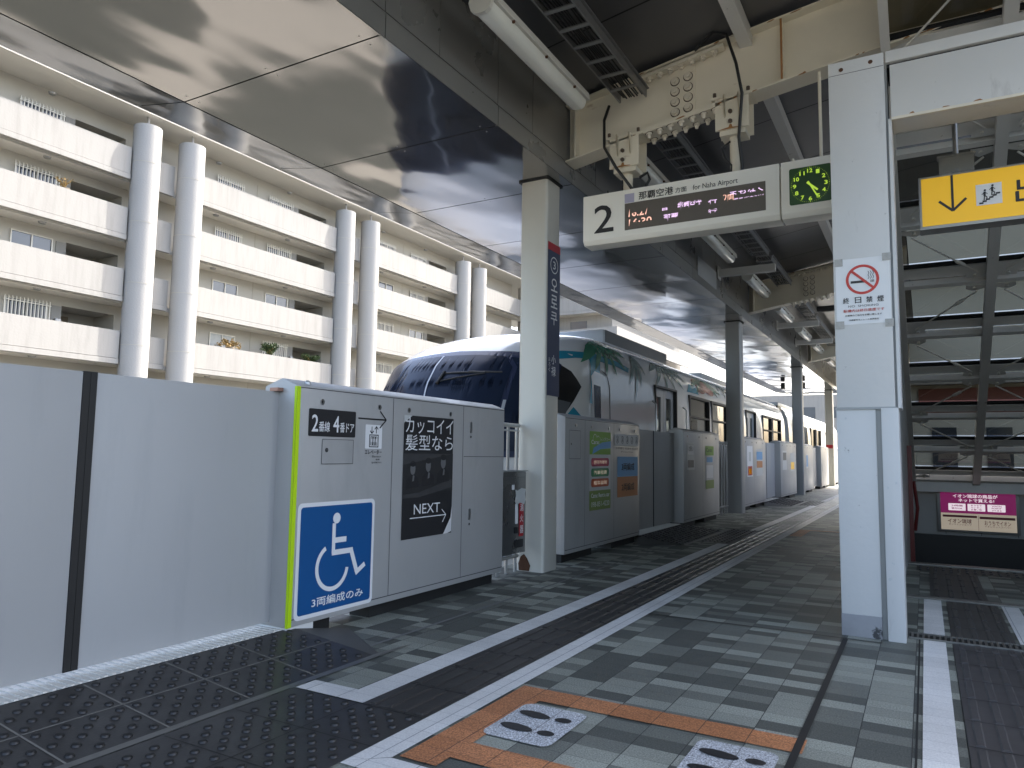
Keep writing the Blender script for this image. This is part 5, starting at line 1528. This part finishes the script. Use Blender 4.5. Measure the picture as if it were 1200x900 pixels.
for yy in (10.4, 11.9, 14.2, 16.8, 18.4): 
    for sd in (1, -1): pl_.tube([(TX + sd * .95, yy, 0), (TX + sd * .95, yy, 2.08)], .016, 8)
build('handrail', pl_, M['steel'], tr)
rbx = build('roof_unit', MB().box(-5.85, 10.1, 2.66, -4.15, 13.2, 2.88), M['tgrey'], tr, bevel=.03)
build('dark_side_panel', MB().box(-4.151, 10.16, 2.69, -4.143, 13.16, 2.875), M['tdark'], rbx)  # darker panel laid over the near side of the roof unit
build('roof_unit', MB().box(-5.7, 16.2, 2.66, -4.3, 19.6, 2.86), M['tgrey'], tr, bevel=.03)
decal('roof_line', [(9.9, 2.44), (22.2, 2.44), (22.2, 2.475), (9.9, 2.475)], M['tgrey'], tr, TS, .012, .5)
build('skirt', MB().box(TX + 1.43, 8.8, -1.9, TX + 1.36, YE, -.6).box(TX - 1.43, 8.8, -1.9, TX - 1.36, YE, -.6), M['tskirt'], tr)
# gangway and second car
gw = MB()
for q in range(5):
    y_ = YE + .04 + q * .13
    for sd in (1, -1): gw.box(TX + sd * 1.30, y_, -.3, TX + sd * 1.22, y_ + .07, 2.42)
    gw.box(TX - 1.30, y_, 2.42, TX + 1.30, y_ + .07, 2.5)
build('gangway', gw, M['tblack'], tr)
Y2S = YE + .72
wins2 = [(a + 12.4 - 1.2, b + 12.4 - 1.2) for a, b in WIN[:3]] + [(31.9, 33.1), (33.3, 34.5)]
wins2 = [(24.2, 25.5), (27.9, 29.2), (29.4, 30.7), (34.2, 35.5)]
doors2 = [(26.0, 27.05), (32.2, 33.25)]
cuts2 = sorted(set([Y2S, 37.3] + [v for p in wins2 for v in p] + [v for p in doors2 for v in p]))
mb = MB()
for i in range(len(ZS) - 1):
    za, zb = ZS[i], ZS[i + 1]
    for sd in (1, -1):
        for a, b in zip(cuts2[:-1], cuts2[1:]):
            ym = (a + b) / 2; zm = (za + zb) / 2
            if any(p < ym < q for p, q in wins2) and 1.22 < zm < 2.03: continue
            if any(p < ym < q for p, q in doors2) and -.2 < zm < 2.03: continue
            wa_, wb_ = lerp_t(TW, za), lerp_t(TW, zb)
            q = [Vector((TX + sd * wa_, a, za)), Vector((TX + sd * wa_, b, za)), Vector((TX + sd * wb_, b, zb)), Vector((TX + sd * wb_, a, zb))]
            if sd < 0: q.reverse()
            mb.poly(q)
    for yy in (Y2S, 37.3):
        wa_, wb_ = lerp_t(TW, za), lerp_t(TW, zb)
        mb.poly([(TX + wa_, yy, za), (TX - wa_, yy, za), (TX - wb_, yy, zb), (TX + wb_, yy, zb)])
build('car_body', mb, M['twhite'], tr, weld=True)
for (a, b) in wins2:
    for sd in (1, -1):
        x_ = TX + sd * 1.455
        build('window', MB().poly([(x_, a, 1.22), (x_, b, 1.22), (x_, b, 2.03), (x_, a, 2.03)]), M['tint_train'], tr)
        build('window_post', MB().box(TX + sd * 1.43, a - .04, 1.2, TX + sd * 1.505, a + .04, 2.05).box(TX + sd * 1.43, b - .04, 1.2, TX + sd * 1.505, b + .04, 2.05), M['seal'], tr)
for (a, b) in doors2:
    for sd in (1, -1):
        x_ = TX + sd * 1.42
        o = build('passenger_door', MB().box(x_ - .02, a, -.2, x_ + .02, b, .75).box(x_ - .02, a, .75, x_ + .02, a + .13, 2.03).box(x_ - .02, b - .13, .75, x_ + .02, b, 2.03).box(x_ - .02, (a + b) / 2 - .1, .75, x_ + .02, (a + b) / 2 + .1, 2.03), M['tgrey'], tr)
build('roof_unit', MB().box(-5.7, 26, 2.66, -4.3, 29.6, 2.86), M['tgrey'], tr, bevel=.03)
build('interior_floor', MB().box(TX - 1.4, Y2S, -.1, TX + 1.4, 37.2, 0.02), M['tdark'], tr)

# ================================================================== APARTMENT BLOCK
ap = thing('apartment_building', 'long cream apartment block with deep balconies and round white columns across the track', 'building', (-34, 30, -8))
PX, WX = -31.5, -33.0
P = 13.55
tops = [14.8 - 2.86 * q for q in range(8)]
bays = [9.85 - P, 9.85, 9.85 + P, 9.85 + 2 * P]       # start of each main parapet
YA0, YA1 = bays[0] - 3, 58.0
for T in tops:
    for b in bays:
        e = min(b + 9.75, 57.6) if b > 36 + 10 else b + 9.75
        build('parapet', MB().box(PX - .18, b, T - 1.25, PX, e, T), M['apt'], ap)
        build('parapet_drip', MB().box(PX - .18, b, T - 1.5, PX + .03, e, T - 1.27), M['apt'], ap)
        build('small_parapet', MB().box(PX - .45, b + 10.75, T - 1.25, PX - .28, b + 12.2, T).box(PX - .45, b + 10.75, T - 1.5, PX - .25, b + 12.2, T - 1.26), M['apt'], ap)
b = bays[3] + P
for T in tops:
    build('parapet', MB().box(PX - .18, 50.5, T - 1.25, PX, 58.0, T).box(PX - .18, 50.5, T - 1.5, PX + .03, 58, T - 1.27), M['apt'], ap)
for T in tops[1:] :
    build('balcony_slab', MB().box(WX, YA0, T + 1.36, PX - .46, YA1, T + 1.55), M['aptunder'], ap)
build('eave', MB().box(-44, YA0 - 4, 16.55, -31.0, YA1 + 20, 17.1), M['aptunder'], ap)
build('roof_slab', MB().box(-44, YA0 - 4, 17.1, -30.95, YA1 + 20, 17.4), M['apt'], ap)
for b in bays:
    for off in (10.45, 12.85):
        cyc = b + off
        build('round_column', MB().tube([(PX + .05, cyc, -8), (PX + .05, cyc, 16.0)], .62, 32), M['aptcol'], ap)
        rg = MB()
        for T in tops: rg.tube([(PX + .05, cyc, T - .62), (PX + .05, cyc, T - .60)], .628, 32)
        build('column_joint', rg, M['aptgroove'], ap)
        build('column_rod', MB().tube([(PX + .05, cyc, 16.0), (PX + .05, cyc, 16.56)], .06, 8), M['aptcol'], ap)
# back wall with recesses
wall = MB(); rec = MB()
zc = [-8] + sorted([v for T in tops for v in (T - 1.3, T + .95)]) 
zc = [z for z in zc if z > -8] ; zc = [-8] + zc + [16.56]
recs = [(b + 7.95, b + 10.35) for b in bays] + [(51.8, 53.6)]
yc_ = sorted([YA0, YA1] + [v for p in recs for v in p])
for a, b in zip(yc_[:-1], yc_[1:]):
    isr = any(p[0] <= (a + b) / 2 <= p[1] for p in recs)
    for za, zb in zip(zc[:-1], zc[1:]):
        zm = (za + zb) / 2
        if isr and any(T - 1.3 < zm < T + .95 for T in tops):
            rec.poly([(WX - 1.6, a, za), (WX - 1.6, b, za), (WX - 1.6, b, zb), (WX - 1.6, a, zb)])
            rec.poly([(WX, a, za), (WX - 1.6, a, za), (WX - 1.6, a, zb), (WX, a, zb)])
            rec.poly([(WX, b, za), (WX, b, zb), (WX - 1.6, b, zb), (WX - 1.6, b, za)])
            rec.poly([(WX, a, zb), (WX - 1.6, a, zb), (WX - 1.6, b, zb), (WX, b, zb)])
        else:
            wall.poly([(WX, a, za), (WX, b, za), (WX, b, zb), (WX, a, zb)])
build('wall', wall, M['aptwall'], ap)
build_each('door_recess', rec, M['aptwall'], ap, weld=True)
build('back_block', MB().box(-44, YA0, -8, WX - 1.7, YA1, 16.5), M['aptwall'], ap)
sm = MB()
for b in bays:
    for T in tops:
        sm.box(WX, b + 4.75, T - 1.3, WX + .01, b + 4.79, T + 1.35)
build('wall_joint', sm, M['aptgroove'], ap)
wf = F((WX, 0, 0), (0, 1, 0), (0, 0, 1))
def win_b(y0, y1, T, style):
    fr_ = MB()
    for (a, b, c, d_) in ((y0, y1, .90, .95), (y0, y1, -.35, -.30), (y0, y0 + .05, -.30, .90), (y1 - .05, y1, -.30, .90), ((y0 + y1) / 2 - .03, (y0 + y1) / 2 + .03, -.30, .90)):
        fr_.fbox(wf, a, T + c, b, T + d_, .002, .06)
    o = build('window', fr_, M['bars'], ap)
    build('pane', MB().rect(wf, y0, T - .32, y1, T + .92, .012), M['aptglass'] if style != 2 else M['curtain'], o)
    if style == 1:
        br = MB(); n_b = 13
        for q in range(n_b): br.fbox(wf, y0 - .05 + (y1 - y0 + .1) * q / (n_b - 1) - .02, T - .45, y0 - .05 + (y1 - y0 + .1) * q / (n_b - 1) + .02, T + 1.0, .10, .13)
        br.fbox(wf, y0 - .1, T + .8, y1 + .1, T + .84, .095, .14)
        build('bars', br, M['bars'], o)
styles = {}
rnd = random.Random(3)
for bi, b in enumerate(bays):
    for ti, T in enumerate(tops[:5]):
        s1 = (1, 1, 0, 2, 0)[ti] if bi == 2 else (1, 1, 0, 1, 0)[(ti + bi) % 5]
        s2 = (1, 1, 0, 1, 2)[ti] if bi != 1 else (1, 1, 0, 1, 0)[ti]
        win_b(b + 2.05, b + 3.7, T, s1)
        win_b(b + 5.65, b + 7.35, T, s2)
        if T > 0:
            o = build('meter_panel', MB().fbox(wf, b + 7.5, T - .6, b + 7.93, T + .9, .002, .04), M['apt'], ap)
            build('gas_meter', MB().fbox(wf, b + 7.6, T - .25, b + 7.85, T + .32, .04, .24).fbox(wf, b + 8.6, T - .3, b + 8.95, T + .2, -1.5, -1.3), M['alum'], ap, bevel=.03)
            build('side_door', MB().fbox(wf, b + .95, T - 1.2, b + 1.75, T + .88, .002, .03), M['aptwall'] if bi else M['bars'], ap)
            build('front_door', MB().box(WX - 1.58, b + 8.2, T - 1.3, WX - 1.52, b + 9.1, T + .75), M['aptdoor'], ap)
        build('balcony_lamp', MB().tube([(WX + .75, b + 6.5, T + 1.36), (WX + .75, b + 6.5, T + 1.29)], [.16, .13], 14), M['alum'], ap)
        build('balcony_lamp', MB().tube([(WX + .75, b + 1.5, T + 1.36), (WX + .75, b + 1.5, T + 1.29)], [.16, .13], 14), M['alum'], ap)
dp = MB()
for b in bays[1:]:
    for T in tops[:4]: dp.tube([(PX - .05, b + 9.68, T - 1.5), (PX - .05, b + 9.68, T - .1)], .035, 8)
build('downpipe', dp, M['aptcol'], ap)

def leafy(name, label, loc, spread, hgt, n, m, droop=0):
    t = thing(name, label, 'plant', loc)
    rn = random.Random(hash(label) % 1000 if False else len(label))
    st = MB(); lv = MB()
    base = Vector(loc)
    for q in range(14):
        a = rn.uniform(0, 6.28); r_ = rn.uniform(.3, 1) * spread
        tip = base + Vector((.25 * math.cos(a), r_ * math.sin(a), hgt * rn.uniform(.5, 1) - droop * r_ * .4))
        mid = base.lerp(tip, .5) + Vector((0, 0, hgt * .2))
        st.tube([base, mid, tip], [.02, .014, .006], 5)
        for k_ in range(n // 14):
            c = base.lerp(mid, rn.random()) if rn.random() < .25 else mid.lerp(tip, rn.random())
            c = c + Vector((rn.uniform(-.1, .1), rn.uniform(-.1, .1), rn.uniform(-.08, .08)))
            u = Vector((rn.uniform(-1, 1), rn.uniform(-1, 1), rn.uniform(-1, 1))).normalized() * .07
            v = Vector((rn.uniform(-1, 1), rn.uniform(-1, 1), rn.uniform(-1, 1))).normalized() * .035
            lv.poly([c - u, c + v, c + u, c - v])
    build('stem', st, M['dry'], t); build('foliage', lv, m, t)
    build('pot', MB().tube([base - Vector((0, 0, .55)), base - Vector((0, 0, .3)), base], [.16, .2, .24], 14), M['aptdoor'], t)
b = bays[2]; T = tops[3]
leafy('potted_plant', 'dry yellow trailing plant above the low balcony parapet', (-31.95, b + 2.6, T + .15), .9, .55, 420, M['dry'], 1)
leafy('potted_plant', 'green bushy potted plant on the low balcony, beside barred window', (-31.9, b + 5.3, T - .05), .75, .75, 1100, M['leaf'])
leafy('potted_plant', 'dark green plant in front of the low balcony door recess', (-32.0, b + 8.6, T - .1), 1.2, .6, 1100, M['leaf'])
leafy('potted_plant', 'thin bare twiggy plant on the balcony at the far left', (-31.9, bays[1] + 7.1, tops[1] + .1), .5, .5, 60, M['dry'])

# projecting wing at the far end
wg = thing('apartment_wing', 'projecting white apartment wing behind the train roof', 'building', (-27, 66, -8))
build('wing_wall', MB().box(-33, 59.2, -8, -23.5, 80, 16.5), M['apt'], wg)
for T in tops[:6]:
    build('parapet', MB().box(-31.48, 58.02, T - 1.25, -22.6, 58.2, T).box(-31.48, 58.0, T - 1.5, -22.6, 58.22, T - 1.27), M['apt'], wg)
    build('parapet', MB().box(-22.78, 58.22, T - 1.25, -22.6, 80, T), M['apt'], wg)
    build('balcony_slab', MB().box(-33, 58.2, T - 1.5, -22.8, 59.2, T - 1.3), M['aptunder'], wg)
    build('window', MB().box(-30.5, 59.15, T - .3, -28.8, 59.195, T + .9).box(-27.5, 59.15, T - .3, -25.9, 59.195, T + .9), M['aptglass'], wg)
build('roof_slab', MB().box(-34, 57.4, 16.56, -22.2, 80, 17.2), M['apt'], wg)
# low hospital-like block further on, seen over the train
fb = thing('distant_building', 'distant white flat-roofed building glimpsed above the far train car', 'building', (-16, 110, -8))
build('wall', MB().box(-30, 100, -8, -8, 130, 9), M['apt'], fb)
for q in range(4):
    for r_ in range(8): build('window', MB().box(-29 + r_ * 2.6, 99.95, -3 + q * 3, -27.6 + r_ * 2.6, 99.99, -1.6 + q * 3), M['aptglass'], fb)
